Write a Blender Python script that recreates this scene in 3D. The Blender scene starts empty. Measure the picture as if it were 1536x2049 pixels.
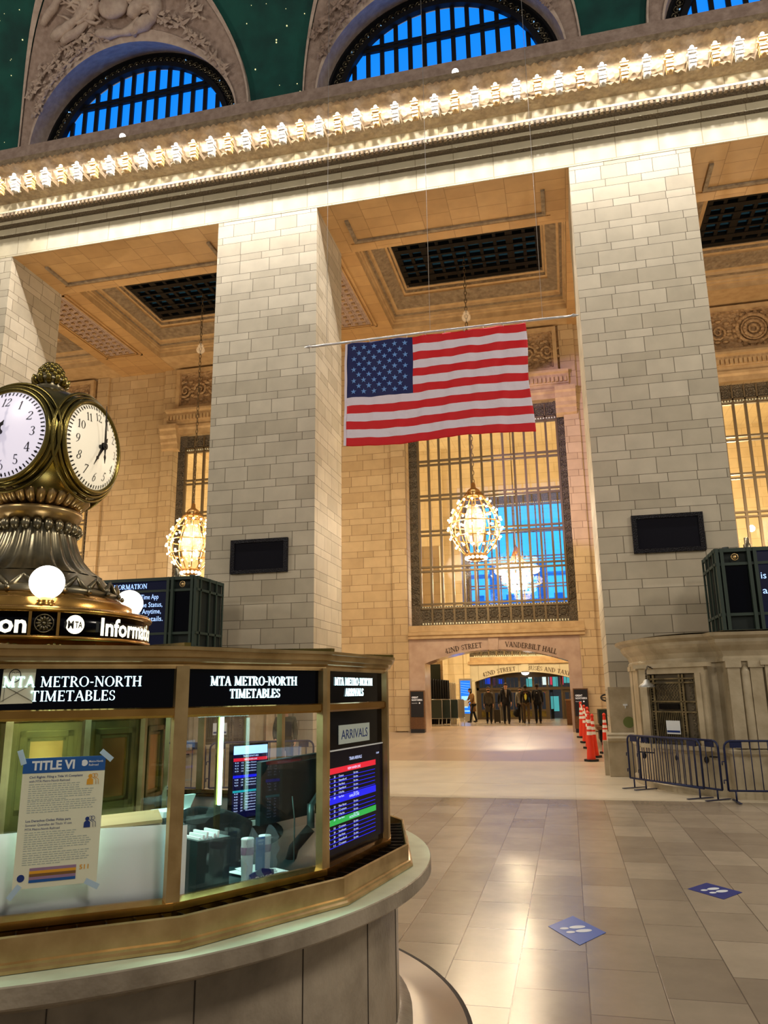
import bpy, bmesh, math, random
from mathutils import Vector, Matrix
from math import sin, cos, pi, radians, sqrt, atan2, hypot
random.seed(7)
SC = bpy.context.scene
COL = SC.collection

# ------------------------------------------------------------------ camera, world, lights, exposure
cam_data = bpy.data.cameras.new('camera')
cam = bpy.data.objects.new('camera', cam_data)
COL.objects.link(cam)
YAW, PITCH, ROLL, FPX = 0.2286, 0.2327, -0.0137, 1526.17
_f = Vector((-sin(YAW)*cos(PITCH), cos(YAW)*cos(PITCH), sin(PITCH)))
_r = Vector((cos(YAW), sin(YAW), 0)); _u = _r.cross(_f)
_r2 = _r*cos(ROLL) + _u*sin(ROLL); _u2 = -_r*sin(ROLL) + _u*cos(ROLL)
M = Matrix((_r2, _u2, -_f)).transposed().to_4x4(); M.translation = Vector((0, 0, 2.0))
cam.matrix_world = M
cam_data.sensor_fit = 'HORIZONTAL'; cam_data.sensor_width = 36.0
cam_data.lens = FPX/1536.0*36.0
cam_data.clip_start = 0.05; cam_data.clip_end = 300
SC.camera = cam
SC.view_settings.view_transform = 'Standard'
SC.view_settings.look = 'None'
SC.view_settings.gamma = 1.0
SC.view_settings.exposure = 0.0
SC.view_settings.use_curve_mapping = False

def lin(c):
    return tuple((x/12.92 if x <= .04045 else ((x+.055)/1.055)**2.4) for x in c)
def rgb(r, g, b):
    return lin((r/255., g/255., b/255.))

world = bpy.data.worlds.new('world'); SC.world = world; world.use_nodes = True
wbg = world.node_tree.nodes['Background']
wbg.inputs[0].default_value = (*rgb(204, 198, 188), 1)
wbg.inputs[1].default_value = 0.27

def point_light(name, loc, energy, color, radius, parent=None):
    d = bpy.data.lights.new(name, 'POINT'); d.energy = energy; d.color = lin(color); d.shadow_soft_size = radius
    o = bpy.data.objects.new(name, d); o.location = loc; COL.objects.link(o)
    if parent: o.parent = parent
    return o
# unseen fill lights added for the hall's ambient light, behind and beside the camera
for i, (x, y, z) in enumerate([(-9, -6, 13), (8, -4, 13), (14, 9, 12), (-24, 6, 12)]):
    point_light('hall_fill_light', (x, y, z), 2500, (1.0, .95, .88), 1.2)
# light of the pendants in the aisle bays (their lamps are built further down)
BAYX = [-24.91, -13.88, -2.85, 8.18]
PEND = [(-13.6, 26.1), (-2.82, 26.1), (8.3, 26.1), (-24.6, 26.1)]
E_PEND, E_HALL2, E_CORN, E_BOOTH = 1020, 2100, 66, 6
for i, (x, y) in enumerate(PEND):
    if i < 2:
        for q in range(6):
            point_light('pendant_light', (x+1.02*cos(q*pi/3), y+1.02*sin(q*pi/3), 7.5+.5*(q % 2)), E_PEND/6, (1.0, .90, .75), .05)
    else: point_light('pendant_light', (x, y, 7.66), E_PEND, (1.0, .88, .72), .14)
for (x, y, z) in [(-2.73, 39.5, 7.6), (-15, 39.5, 9), (8.5, 39.5, 9), (-26, 39.5, 9)]:
    point_light('far_hall_light', (x, y, z), E_HALL2, (1.0, .90, .72), .15)

# lilac floodlight trained on the right hand jamb of the middle opening
d = bpy.data.lights.new('flood_light', 'SPOT'); d.energy = 5200; d.color = lin((.80, .70, 1.0)); d.spot_size = radians(30); d.spot_blend = .25; d.shadow_soft_size = .1
o = bpy.data.objects.new('flood_light', d); o.location = (-5.2, 16.0, 11.2); COL.objects.link(o)
o.rotation_euler = (Vector((1.1, 30.0, 11.6))-o.location).to_track_quat('-Z', 'Y').to_euler()
# ------------------------------------------------------------------ materials
MATS = {}
def nmat(name):
    m = bpy.data.materials.new(name); m.use_nodes = True
    nt = m.node_tree; b = nt.nodes['Principled BSDF']
    return m, nt, b
def mat(name, col, rough=.5, metal=0., spec=.5, emit=None, es=0., n=None, bump=None, trans=0., alpha=1., coat=0.):
    """n=(scale, colour2, detail) mottles the colour; bump=(scale, strength, kind)"""
    m, nt, b = nmat(name)
    b.inputs['Base Color'].default_value = (*rgb(*col), 1)
    b.inputs['Roughness'].default_value = rough; b.inputs['Metallic'].default_value = metal
    b.inputs['Specular IOR Level'].default_value = spec
    b.inputs['Transmission Weight'].default_value = trans
    b.inputs['Alpha'].default_value = alpha
    b.inputs['Coat Weight'].default_value = coat
    if emit:
        b.inputs['Emission Color'].default_value = (*rgb(*emit), 1); b.inputs['Emission Strength'].default_value = es
    L = nt.links.new
    if n or bump:
        tc = nt.nodes.new('ShaderNodeTexCoord')
    if n:
        t = nt.nodes.new('ShaderNodeTexNoise'); t.inputs['Scale'].default_value = n[0]; t.inputs['Detail'].default_value = n[2]
        r = nt.nodes.new('ShaderNodeValToRGB'); r.color_ramp.elements[0].position = .35; r.color_ramp.elements[1].position = .68
        r.color_ramp.elements[0].color = (*rgb(*col), 1); r.color_ramp.elements[1].color = (*rgb(*n[1]), 1)
        L(tc.outputs['Object'], t.inputs['Vector']); L(t.outputs['Fac'], r.inputs['Fac']); L(r.outputs['Color'], b.inputs['Base Color'])
    if bump:
        if bump[2] == 'voronoi':
            t = nt.nodes.new('ShaderNodeTexVoronoi'); out = t.outputs['Distance']
        else:
            t = nt.nodes.new('ShaderNodeTexNoise'); out = t.outputs['Fac']
        t.inputs['Scale'].default_value = bump[0]
        bp = nt.nodes.new('ShaderNodeBump'); bp.inputs['Strength'].default_value = bump[1]; bp.inputs['Distance'].default_value = .05
        L(tc.outputs['Object'], t.inputs['Vector']); L(out, bp.inputs['Height']); L(bp.outputs['Normal'], b.inputs['Normal'])
    MATS[name] = m
    return m
def math_node(nt, op, a, b=None):
    nd = nt.nodes.new('ShaderNodeMath'); nd.operation = op
    for i, v in enumerate((a, b)):
        if v is None: continue
        if isinstance(v, (int, float)): nd.inputs[i].default_value = v
        else: nt.links.new(v, nd.inputs[i])
    return nd.outputs[0]

def ashlar(name, c1, c2, mortar, course=.47, length=2.5, irr=.26, rough=.55, vert=False, msize=.03, bumpd=.3, stain=.5):
    """coursed stone blocks: alternate tall and low courses on any upright or level face"""
    m, nt, b = nmat(name); L = nt.links.new
    tc = nt.nodes.new('ShaderNodeTexCoord'); sp = nt.nodes.new('ShaderNodeSeparateXYZ'); L(tc.outputs['Object'], sp.inputs[0])
    ge = nt.nodes.new('ShaderNodeNewGeometry'); sn = nt.nodes.new('ShaderNodeSeparateXYZ'); L(ge.outputs['True Normal'], sn.inputs[0])
    ax = math_node(nt, 'GREATER_THAN', math_node(nt, 'ABSOLUTE', sn.outputs[0]), .7)
    az = math_node(nt, 'GREATER_THAN', math_node(nt, 'ABSOLUTE', sn.outputs[2]), .7)
    X, Y, Z = sp.outputs
    def mix(f, a, c):
        q = nt.nodes.new('ShaderNodeMix'); q.data_type = 'FLOAT'; L(f, q.inputs[0]); L(a, q.inputs[2]); L(c, q.inputs[3]); return q.outputs[0]
    u = mix(ax, X, Y); u = mix(az, u, Y); v = mix(az, Z, X)
    zz = math_node(nt, 'DIVIDE', v, course)
    vv = math_node(nt, 'ADD', zz, math_node(nt, 'MULTIPLY', math_node(nt, 'COSINE', math_node(nt, 'MULTIPLY', zz, pi)), irr))
    uu = math_node(nt, 'DIVIDE', u, course)
    cb = nt.nodes.new('ShaderNodeCombineXYZ'); L(uu, cb.inputs[0]); L(vv, cb.inputs[1])
    br = nt.nodes.new('ShaderNodeTexBrick'); L(cb.outputs[0], br.inputs['Vector'])
    br.inputs['Color1'].default_value = (*rgb(*c1), 1); br.inputs['Color2'].default_value = (*rgb(*c2), 1); br.inputs['Mortar'].default_value = (*rgb(*mortar), 1)
    br.inputs['Scale'].default_value = 1; br.inputs['Brick Width'].default_value = length; br.inputs['Row Height'].default_value = 1.
    br.inputs['Mortar Size'].default_value = msize; br.inputs['Mortar Smooth'].default_value = .3; br.inputs['Bias'].default_value = 0
    br.offset = .37; br.offset_frequency = 2; br.squash = .72; br.squash_frequency = 3
    ns = nt.nodes.new('ShaderNodeTexNoise'); ns.inputs['Scale'].default_value = 2.2; ns.inputs['Detail'].default_value = 6; L(tc.outputs['Object'], ns.inputs['Vector'])
    rp = nt.nodes.new('ShaderNodeValToRGB'); rp.color_ramp.elements[0].position = .3; rp.color_ramp.elements[1].position = .75
    rp.color_ramp.elements[0].color = (1-stain*.3,)*3+(1,); rp.color_ramp.elements[1].color = (1, 1, 1, 1); L(ns.outputs['Fac'], rp.inputs['Fac'])
    mx = nt.nodes.new('ShaderNodeMix'); mx.data_type = 'RGBA'; mx.blend_type = 'MULTIPLY'; mx.inputs[0].default_value = 1
    L(br.outputs['Color'], mx.inputs[6]); L(rp.outputs['Color'], mx.inputs[7]); L(mx.outputs[2], b.inputs['Base Color'])
    bp = nt.nodes.new('ShaderNodeBump'); bp.inputs['Strength'].default_value = bumpd; bp.inputs['Distance'].default_value = .05; bp.invert = True
    L(br.outputs['Fac'], bp.inputs['Height']); L(bp.outputs['Normal'], b.inputs['Normal'])
    b.inputs['Roughness'].default_value = rough
    MATS[name] = m
    return m

def tiles(name, c1, c2, mortar, w, h, rough, msize=.008, along_y=True, vein=(.5, .8)):
    m, nt, b = nmat(name); L = nt.links.new
    tc = nt.nodes.new('ShaderNodeTexCoord'); sp = nt.nodes.new('ShaderNodeSeparateXYZ'); L(tc.outputs['Object'], sp.inputs[0])
    cb = nt.nodes.new('ShaderNodeCombineXYZ')
    L(sp.outputs[1 if along_y else 0], cb.inputs[0]); L(sp.outputs[0 if along_y else 1], cb.inputs[1])
    br = nt.nodes.new('ShaderNodeTexBrick'); L(cb.outputs[0], br.inputs['Vector'])
    br.inputs['Color1'].default_value = (*rgb(*c1), 1); br.inputs['Color2'].default_value = (*rgb(*c2), 1); br.inputs['Mortar'].default_value = (*rgb(*mortar), 1)
    br.inputs['Scale'].default_value = 1; br.inputs['Brick Width'].default_value = w; br.inputs['Row Height'].default_value = h
    br.inputs['Mortar Size'].default_value = msize; br.inputs['Mortar Smooth'].default_value = .2
    br.offset = .43; br.offset_frequency = 2
    ns = nt.nodes.new('ShaderNodeTexNoise'); ns.inputs['Scale'].default_value = 1.6; ns.inputs['Detail'].default_value = 8; ns.inputs['Roughness'].default_value = .65
    L(tc.outputs['Object'], ns.inputs['Vector'])
    rp = nt.nodes.new('ShaderNodeValToRGB'); rp.color_ramp.elements[0].position = .3; rp.color_ramp.elements[1].position = .7
    rp.color_ramp.elements[0].color = (vein[1],)*3+(1,); rp.color_ramp.elements[1].color = (1, 1, 1, 1); L(ns.outputs['Fac'], rp.inputs['Fac'])
    mx = nt.nodes.new('ShaderNodeMix'); mx.data_type = 'RGBA'; mx.blend_type = 'MULTIPLY'; mx.inputs[0].default_value = 1
    L(br.outputs['Color'], mx.inputs[6]); L(rp.outputs['Color'], mx.inputs[7]); L(mx.outputs[2], b.inputs['Base Color'])
    r2 = nt.nodes.new('ShaderNodeMapRange'); r2.inputs[3].default_value = rough*.75; r2.inputs[4].default_value = rough*1.35
    L(ns.outputs['Fac'], r2.inputs[0]); L(r2.outputs[0], b.inputs['Roughness'])
    bp = nt.nodes.new('ShaderNodeBump'); bp.inputs['Strength'].default_value = .25; bp.inputs['Distance'].default_value = .01; bp.invert = True
    L(br.outputs['Fac'], bp.inputs['Height']); L(bp.outputs['Normal'], b.inputs['Normal'])
    MATS[name] = m
    return m

ashlar('pier_stone', (200, 190, 168), (176, 166, 144), (104, 94, 76), course=.34, length=2.9, irr=.17)
ashlar('wall_stone', (208, 182, 140), (192, 164, 122), (134, 108, 74), course=.36, length=2.7, irr=.14)
ashlar('smooth_stone', (206, 196, 168), (198, 188, 160), (160, 148, 120), course=1.3, length=.9, irr=0, msize=.012, bumpd=.1)
ashlar('soffit_stone', (198, 160, 108), (184, 146, 96), (150, 116, 72), course=.9, length=.8, irr=0, msize=.012, bumpd=.1)
ashlar('far_stone', (226, 208, 168), (220, 200, 158), (200, 178, 136), course=.6, irr=0)
tiles('floor_marble', (170, 156, 136), (140, 126, 109), (98, 86, 74), .85, .5, .23, msize=.005)
tiles('band_marble', (226, 212, 184), (218, 204, 176), (200, 186, 160), 6.0, 2.4, .3, msize=.004)
tiles('ramp_marble', (196, 172, 146), (180, 158, 134), (150, 130, 108), 2.4, 1.5, .3, msize=.004)
mat('stone_tan', (196, 166, 122), .6, n=(3, (176, 146, 104), 4))
mat('stone_carved', (180, 148, 108), .65, bump=(9, 1., 'voronoi'), n=(6, (150, 120, 84), 4))
mat('stone_cornice', (150, 132, 106), .7, bump=(7, .9, 'voronoi'), n=(5, (118, 100, 78), 4))
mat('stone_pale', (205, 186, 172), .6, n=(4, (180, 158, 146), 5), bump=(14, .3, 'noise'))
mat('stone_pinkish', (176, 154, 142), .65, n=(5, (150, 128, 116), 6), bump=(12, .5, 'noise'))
mat('arch_marble', (196, 170, 150), .18, n=(2.2, (178, 150, 132), 6))
mat('ticket_marble', (188, 175, 148), .35, n=(2.5, (160, 146, 118), 8), bump=(20, .08, 'noise'))
mat('drum_marble', (168, 156, 138), .3, n=(2.6, (112, 101, 86), 14), bump=(30, .12, 'noise'))
mat('counter_lit_marble', (206, 220, 194), .3, n=(4, (178, 190, 166), 8))  # pale green booth light is put into this marble's colour
mat('letter_bronze', (70, 48, 28), .6, .1)
mat('joint_dark', (60, 52, 44), .8)
mat('bronze_dark', (112, 102, 86), .5, .3, bump=(22, .9, 'voronoi'))
mat('bronze_bar', (112, 96, 70), .45, .5)
mat('bronze_lunette', (14, 16, 22), .6, .2)
mat('vault_green', (10, 84, 76), .8, n=(1.2, (5, 60, 58), 6), emit=None)
mat('stone_shade_dark', (92, 80, 62), .7, bump=(18, .8, 'voronoi'))  # painted shade for moulding undersides, also the dark bead slope
mat('screen_black', (1, 1, 8), .15, spec=.15, emit=(6, 10, 60), es=.08)
mat('star_gold', (230, 220, 150), .5, emit=(240, 230, 170), es=1.2)
mat('sky_pane', (10, 30, 60), .4, emit=(16, 124, 240), es=1.35)
mat('sky_building', (6, 40, 110), .6, emit=(14, 92, 205), es=1.0)
mat('skylight_glass', (16, 30, 34), .25, n=(3, (30, 52, 54), 2), emit=(22, 50, 62), es=.5)
mat('dark_iron', (20, 18, 16), .5, .5)
mat('plaque_dark', (8, 8, 20), .7, spec=.15)
mat('plaque_frame', (20, 18, 24), .6, spec=.2, bump=(40, .8, 'voronoi'))
mat('brass', (206, 160, 88), .24, 1.0, n=(5, (176, 132, 66), 3))
mat('brass_worn', (206, 178, 128), .3, .8, n=(5, (160, 132, 84), 5))
mat('brass_dark', (150, 132, 68), .25, .92, n=(4, (96, 90, 52), 4))
mat('bronze_pewter', (150, 140, 114), .3, .9, n=(6, (96, 92, 78), 4))
mat('tray_dark', (34, 26, 18), .5, .4)
mat('black_panel', (2, 3, 12), .12, spec=.18)
mat('black_matte', (10, 10, 12), .7)
mat('bulb_warm', (255, 240, 210), .4, emit=(255, 232, 188), es=7)
mat('bulb_white', (255, 250, 245), .4, emit=(246, 248, 255), es=9)
mat('bulb_globe', (255, 250, 240), .4, emit=(255, 250, 240), es=6)
mat('fixture_warm', (158, 126, 76), .5)
mat('fixture_white', (164, 158, 146), .5)
mat('dial_warm', (250, 244, 226), .3, emit=(255, 238, 205), es=.5)
mat('dial_cool', (244, 240, 250), .3, emit=(232, 226, 250), es=.55)
mat('ink', (10, 8, 10), .5)
mat('letter_cyan', (235, 255, 255), .5, emit=(205, 248, 255), es=1.6)
mat('letter_cream', (250, 244, 220), .5, emit=(255, 246, 216), es=1.5)
mat('letter_blue', (190, 215, 255), .5, emit=(150, 190, 255), es=1.4)
mat('letter_white', (235, 235, 235), .6, emit=(230, 230, 235), es=.25)
mat('board_green', (22, 32, 31), .6, spec=.3)
mat('board_green_light', (48, 62, 56), .5, spec=.3)
mat('board_screen', (3, 6, 20), .2, emit=(2, 8, 40), es=.5)
mat('glass', (235, 245, 245), .03, spec=.3, trans=1.0, alpha=.07)
mat('flag_red', (216, 6, 24), .6, bump=(3, .25, 'noise')); mat('flag_white', (234, 224, 240), .5, bump=(5, .6, 'noise'))
mat('flag_blue', (16, 26, 92), .65); mat('flag_star', (110, 160, 235), .6)
mat('pole_silver', (200, 198, 200), .3, .6)
mat('crystal', (250, 235, 210), .12, trans=.5, alpha=.3, emit=(255, 220, 170), es=.3)
mat('sky_far', (40, 90, 160), .4, emit=(50, 160, 250), es=2.0)
mat('gilt', (220, 176, 110), .3, .9)
mat('barricade_blue', (14, 28, 72), .4, .1)
mat('galv_steel', (170, 168, 160), .4, .7)
mat('cone_orange', (232, 52, 20), .45); mat('cone_white', (240, 235, 225), .45); mat('rubber_black', (18, 16, 16), .7)
mat('painted_recess', (84, 74, 56), .6)
mat('wood_slat', (120, 82, 46), .6, n=(30, (96, 62, 32), 2))
mat('sign_black', (14, 12, 18), .5)
mat('curtain_black', (8, 8, 14), .9); mat('curtain_white', (214, 204, 180), .9)
mat('mesh_green', (46, 62, 58), .7)
mat('kiosk_blue', (10, 60, 160), .3, emit=(10, 120, 235), es=1.1)
mat('kiosk_light', (120, 190, 255), .3, emit=(140, 200, 255), es=1.0)
mat('door_bronze', (74, 60, 40), .45, .3)
mat('street_glass', (20, 26, 34), .15, emit=(74, 76, 80), es=.3)
mat('street_red', (200, 40, 60), .5, emit=(230, 60, 90), es=.8); mat('street_cyan', (60, 150, 160), .5, emit=(90, 190, 190), es=.7)
mat('street_blue', (20, 50, 160), .5, emit=(20, 70, 210), es=.8); mat('street_white', (220, 235, 230), .5, emit=(220, 240, 235), es=1.0)
mat('decal_blue', (22, 84, 176), .35); mat('decal_navy', (28, 44, 122), .35); mat('decal_white', (214, 220, 226), .35)
mat('paper', (226, 232, 236), .8); mat('paper_cream', (226, 226, 200), .8); mat('paper_brown', (150, 118, 78), .8)
mat('poster_blue', (16, 84, 158), .6); mat('poster_ink', (70, 84, 84), .8); mat('poster_grey', (165, 176, 168), .8)
mat('poster_yellow', (222, 160, 40), .8); mat('poster_navy', (20, 50, 120), .8); mat('tape', (180, 206, 226), .4)
mat('screen_navy', (3, 3, 20), .15, spec=.2, emit=(8, 10, 80), es=.35); mat('screen_blue', (10, 20, 200), .2, emit=(14, 20, 220), es=1.0)
mat('screen_red', (190, 20, 40), .2, emit=(200, 24, 48), es=1.0); mat('screen_green', (30, 150, 60), .2, emit=(34, 160, 70), es=.9)
mat('screen_text', (200, 215, 255), .3, emit=(190, 205, 255), es=1.1); mat('screen_teal', (20, 150, 160), .2, emit=(20, 150, 170), es=.9)
mat('plastic_dark', (20, 44, 48), .4); mat('plastic_grey', (120, 150, 150), .35, .5); mat('fabric_black', (6, 10, 16), .95)
mat('tube_white', (235, 255, 250), .4, emit=(200, 255, 240), es=5)
mat('bag_clear', (150, 200, 220), .15, alpha=.35); mat('bag_navy', (14, 22, 110), .4); mat('cup_white', (225, 232, 236), .6); mat('cup_mauve', (150, 120, 150), .6)
mat('desk_top', (190, 205, 200), .5)
mat('skin_light', (200, 150, 120), .6); mat('skin_dark', (96, 64, 48), .6); mat('hair_dark', (24, 18, 16), .8); mat('hair_brown', (60, 40, 26), .8)
mat('cloth_tan', (122, 88, 48), .9); mat('cloth_greybrown', (72, 66, 56), .9); mat('cloth_suit', (18, 20, 30), .85); mat('cloth_grey', (126, 122, 112), .9)
mat('cloth_black', (14, 13, 16), .9); mat('cloth_olive', (92, 76, 52), .9); mat('cloth_navy', (12, 14, 22), .9); mat('cloth_camo', (84, 80, 58), .9, n=(16, (44, 46, 34), 2))
mat('mask_black', (10, 10, 12), .8); mat('shirt_white', (220, 218, 214), .8); mat('emblem_yellow', (220, 226, 90), .6)
mat('green_dot', (104, 118, 58), .6); mat('cart_green', (24, 44, 30), .5); mat('scaled_dark', (22, 18, 22), .6)

# ------------------------------------------------------------------ mesh building
class MB:
    def __init__(s): s.v = []; s.f = []; s.m = []; s.sm = []
    def add(s, vs, fs, mi=0, smooth=False):
        o = len(s.v); s.v += [tuple(v) for v in vs]
        for f in fs: s.f.append(tuple(o+i for i in f)); s.m.append(mi); s.sm.append(smooth)
        return s
    def box(s, x0, x1, y0, y1, z0, z1, mi=0, F=None):
        vs = [(x, y, z) for z in (z0, z1) for y in (y0, y1) for x in (x0, x1)]
        if F: vs = [F(*v) for v in vs]
        return s.add(vs, [(0, 2, 3, 1), (4, 5, 7, 6), (0, 1, 5, 4), (2, 6, 7, 3), (0, 4, 6, 2), (1, 3, 7, 5)], mi)
    def bar(s, a, b, w, h=None, mi=0, up=(0, 0, 1)):
        a = Vector(a); b = Vector(b); d = (b-a).normalized(); up = Vector(up); h = h or w
        if abs(d.dot(up)) > .98: up = Vector((1, 0, 0))
        r = d.cross(up).normalized()*w/2; u = r.cross(d).normalized()*h/2
        vs = [a-r-u, a+r-u, a+r+u, a-r+u, b-r-u, b+r-u, b+r+u, b-r+u]
        return s.add(vs, [(0, 1, 2, 3), (7, 6, 5, 4), (0, 4, 5, 1), (1, 5, 6, 2), (2, 6, 7, 3), (3, 7, 4, 0)], mi)
    def tube(s, pts, r, n=8, mi=0, caps=True, closed=False):
        P = [Vector(p) for p in pts]; N = len(P); rs = r if isinstance(r, (list, tuple)) else [r]*N
        vs = []; ref = None
        for i, p in enumerate(P):
            if closed: d = P[(i+1) % N]-P[i-1]
            else: d = P[min(i+1, N-1)]-P[max(i-1, 0)]
            d.normalize()
            if ref is None:
                ref = Vector((0, 0, 1)) if abs(d.z) < .9 else Vector((1, 0, 0))
            a = (ref-d*ref.dot(d)).normalized(); b = d.cross(a); ref = a
            vs += [p+(a*cos(2*pi*k/n)+b*sin(2*pi*k/n))*rs[i] for k in range(n)]
        fs = []
        for i in range(N if closed else N-1):
            j = (i+1) % N
            for k in range(n): fs.append((i*n+k, i*n+(k+1) % n, j*n+(k+1) % n, j*n+k))
        if caps and not closed: fs += [tuple(range(n))[::-1], tuple((N-1)*n+k for k in range(n))]
        return s.add(vs, fs, mi, True)
    def lathe(s, prof, n=32, c=(0, 0), mi=0, flute=0, famp=0, a0=0, a1=2*pi, smooth=True):
        """prof: (r, z) list"""
        full = abs(a1-a0-2*pi) < 1e-6; cols = n if full else n+1; vs = []
        for (r, z) in prof:
            for k in range(cols):
                a = a0+(a1-a0)*k/n; rr = r*(1+(famp*abs(cos(flute*a/2))if flute else 0))
                vs.append((c[0]+rr*cos(a), c[1]+rr*sin(a), z))
        fs = []
        for i in range(len(prof)-1):
            for k in range(n):
                k2 = (k+1) % cols
                fs.append((i*cols+k, i*cols+k2, (i+1)*cols+k2, (i+1)*cols+k))
        return s.add(vs, fs, mi, smooth)
    def ball(s, c, r, n=12, m=8, mi=0, sc=(1, 1, 1)):
        vs = [(c[0], c[1], c[2]-r*sc[2])]; fs = []
        for i in range(1, m):
            t = -pi/2+pi*i/m
            vs += [(c[0]+r*sc[0]*cos(t)*cos(2*pi*k/n), c[1]+r*sc[1]*cos(t)*sin(2*pi*k/n), c[2]+r*sc[2]*sin(t)) for k in range(n)]
        vs.append((c[0], c[1], c[2]+r*sc[2])); T = len(vs)-1
        for k in range(n):
            fs.append((0, 1+(k+1) % n, 1+k)); fs.append((T, T-n+k, T-n+(k+1) % n))
            for i in range(m-2): fs.append((1+i*n+k, 1+i*n+(k+1) % n, 1+(i+1)*n+(k+1) % n, 1+(i+1)*n+k))
        return s.add(vs, fs, mi, True)
    def poly(s, pts, d0, d1, F, mi=0):
        """2D outline extruded from depth d0 to d1 through the mapping F(u, v, d)"""
        n = len(pts); vs = [F(u, v, d0) for u, v in pts]+[F(u, v, d1) for u, v in pts]
        return s.add(vs, [tuple(range(n))[::-1], tuple(range(n, 2*n))]+[(i, (i+1) % n, n+(i+1) % n, n+i) for i in range(n)], mi)
    def grid(s, fn, nu, nv, mi=0, smooth=True, mfn=None):
        vs = [fn(i/nu, j/nv) for j in range(nv+1) for i in range(nu+1)]; o = len(s.v); s.v += [tuple(v) for v in vs]
        for j in range(nv):
            for i in range(nu):
                a = o+j*(nu+1)+i; s.f.append((a, a+1, a+nu+2, a+nu+1)); s.m.append(mfn(i, j) if mfn else mi); s.sm.append(smooth)
        return s
    def prof_x(s, prof, x0, x1, mi=0, closed=False):
        """(y, z) profile swept along X; mi may be a list per segment"""
        n = len(prof); vs = [(x0, y, z) for y, z in prof]+[(x1, y, z) for y, z in prof]
        o = len(s.v); s.v += vs
        for i in range(n if closed else n-1):
            j = (i+1) % n; s.f.append((o+i, o+j, o+n+j, o+n+i)); s.m.append(mi[i] if isinstance(mi, list) else mi); s.sm.append(False)
        for off in (0, n):
            s.f.append(tuple(o+off+i for i in range(n))); s.m.append(0); s.sm.append(False)
        return s
    def sweep(s, path, prof, mi=0, closed=True, cap=False):
        """profile (outward offset, z) carried round a plan path [(x, y)] listed counter-clockwise, mitred"""
        n = len(path); m = len(prof); vs = []
        for i, p in enumerate(path):
            p = Vector(p)
            a = (p-Vector(path[i-1])).normalized() if (closed or i > 0) else None
            b = (Vector(path[(i+1) % n])-p).normalized() if (closed or i < n-1) else None
            if a is None: a = b
            if b is None: b = a
            na = Vector((a.y, -a.x)); nb = Vector((b.y, -b.x)); mm = (na+nb); mm = mm/max(.3, mm.dot(na))
            for (o, z) in prof: vs.append((p.x+mm.x*o, p.y+mm.y*o, z))
        fs = []
        for i in range(n if closed else n-1):
            j = (i+1) % n
            for k in range(m-1): fs.append((i*m+k, j*m+k, j*m+k+1, i*m+k+1))
        s.add(vs, fs, mi)
        if cap:
            o = len(s.v)-len(vs)
            s.f.append(tuple(o+i*m+m-1 for i in range(n))); s.m.append(mi); s.sm.append(False)
        return s
    def build(s, name, mats, parent=None, label=None, cat=None, group=None, kind=None, origin=None):
        if not isinstance(mats, (list, tuple)): mats = [mats]
        me = bpy.data.meshes.new(name)
        me.from_pydata(s.v, [], s.f); me.validate()
        for mm in mats: me.materials.append(MATS[mm])
        if len(me.polygons) == len(s.m):
            me.polygons.foreach_set('material_index', s.m); me.polygons.foreach_set('use_smooth', s.sm)
        me.update()
        bm = bmesh.new(); bm.from_mesh(me); bmesh.ops.recalc_face_normals(bm, faces=bm.faces); bm.to_mesh(me); bm.free()
        o = bpy.data.objects.new(name, me); COL.objects.link(o)
        if parent is not None: o.parent = parent
        if label: o['label'] = label
        if cat: o['category'] = cat
        if group: o['group'] = group
        if kind: o['kind'] = kind
        if origin is not None:
            me.transform(Matrix.Translation(-Vector(origin))); o.location = origin
        return o
def struct(mb, name, mats, label=None): return mb.build(name, mats, kind='structure', label=label)
def thing(name, label, cat, loc=(0, 0, 0), rz=0, group=None):
    o = bpy.data.objects.new(name, None); COL.objects.link(o); o.location = loc; o.rotation_euler = (0, 0, rz)
    o.empty_display_size = .2
    o['label'] = label; o['category'] = cat
    if group: o['group'] = group
    return o
def dup(root, loc=None, rz=None, label=None, group=None):
    def cp(o, par):
        c = o.copy(); COL.objects.link(c)
        if par is not None: c.parent = par
        for ch in list(o.children): cp(ch, c)
        return c
    r = cp(root, None)
    if loc is not None: r.location = loc
    if rz is not None: r.rotation_euler = (0, 0, rz)
    if label: r['label'] = label
    if group: r['group'] = group
    return r
def frame(o, r, n):
    """mapping (u, v, d) -> world: u along r, v up, d out along n"""
    o = Vector(o); r = Vector(r).normalized(); n = Vector(n).normalized()
    return lambda u, v, d=0: tuple(o+r*u+Vector((0, 0, 1))*v+n*d)
def FY(y, x=0, z=0):          # faces the camera side (-Y)
    return lambda u, v, d=0: (x+u, y-d, z+v)

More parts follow.
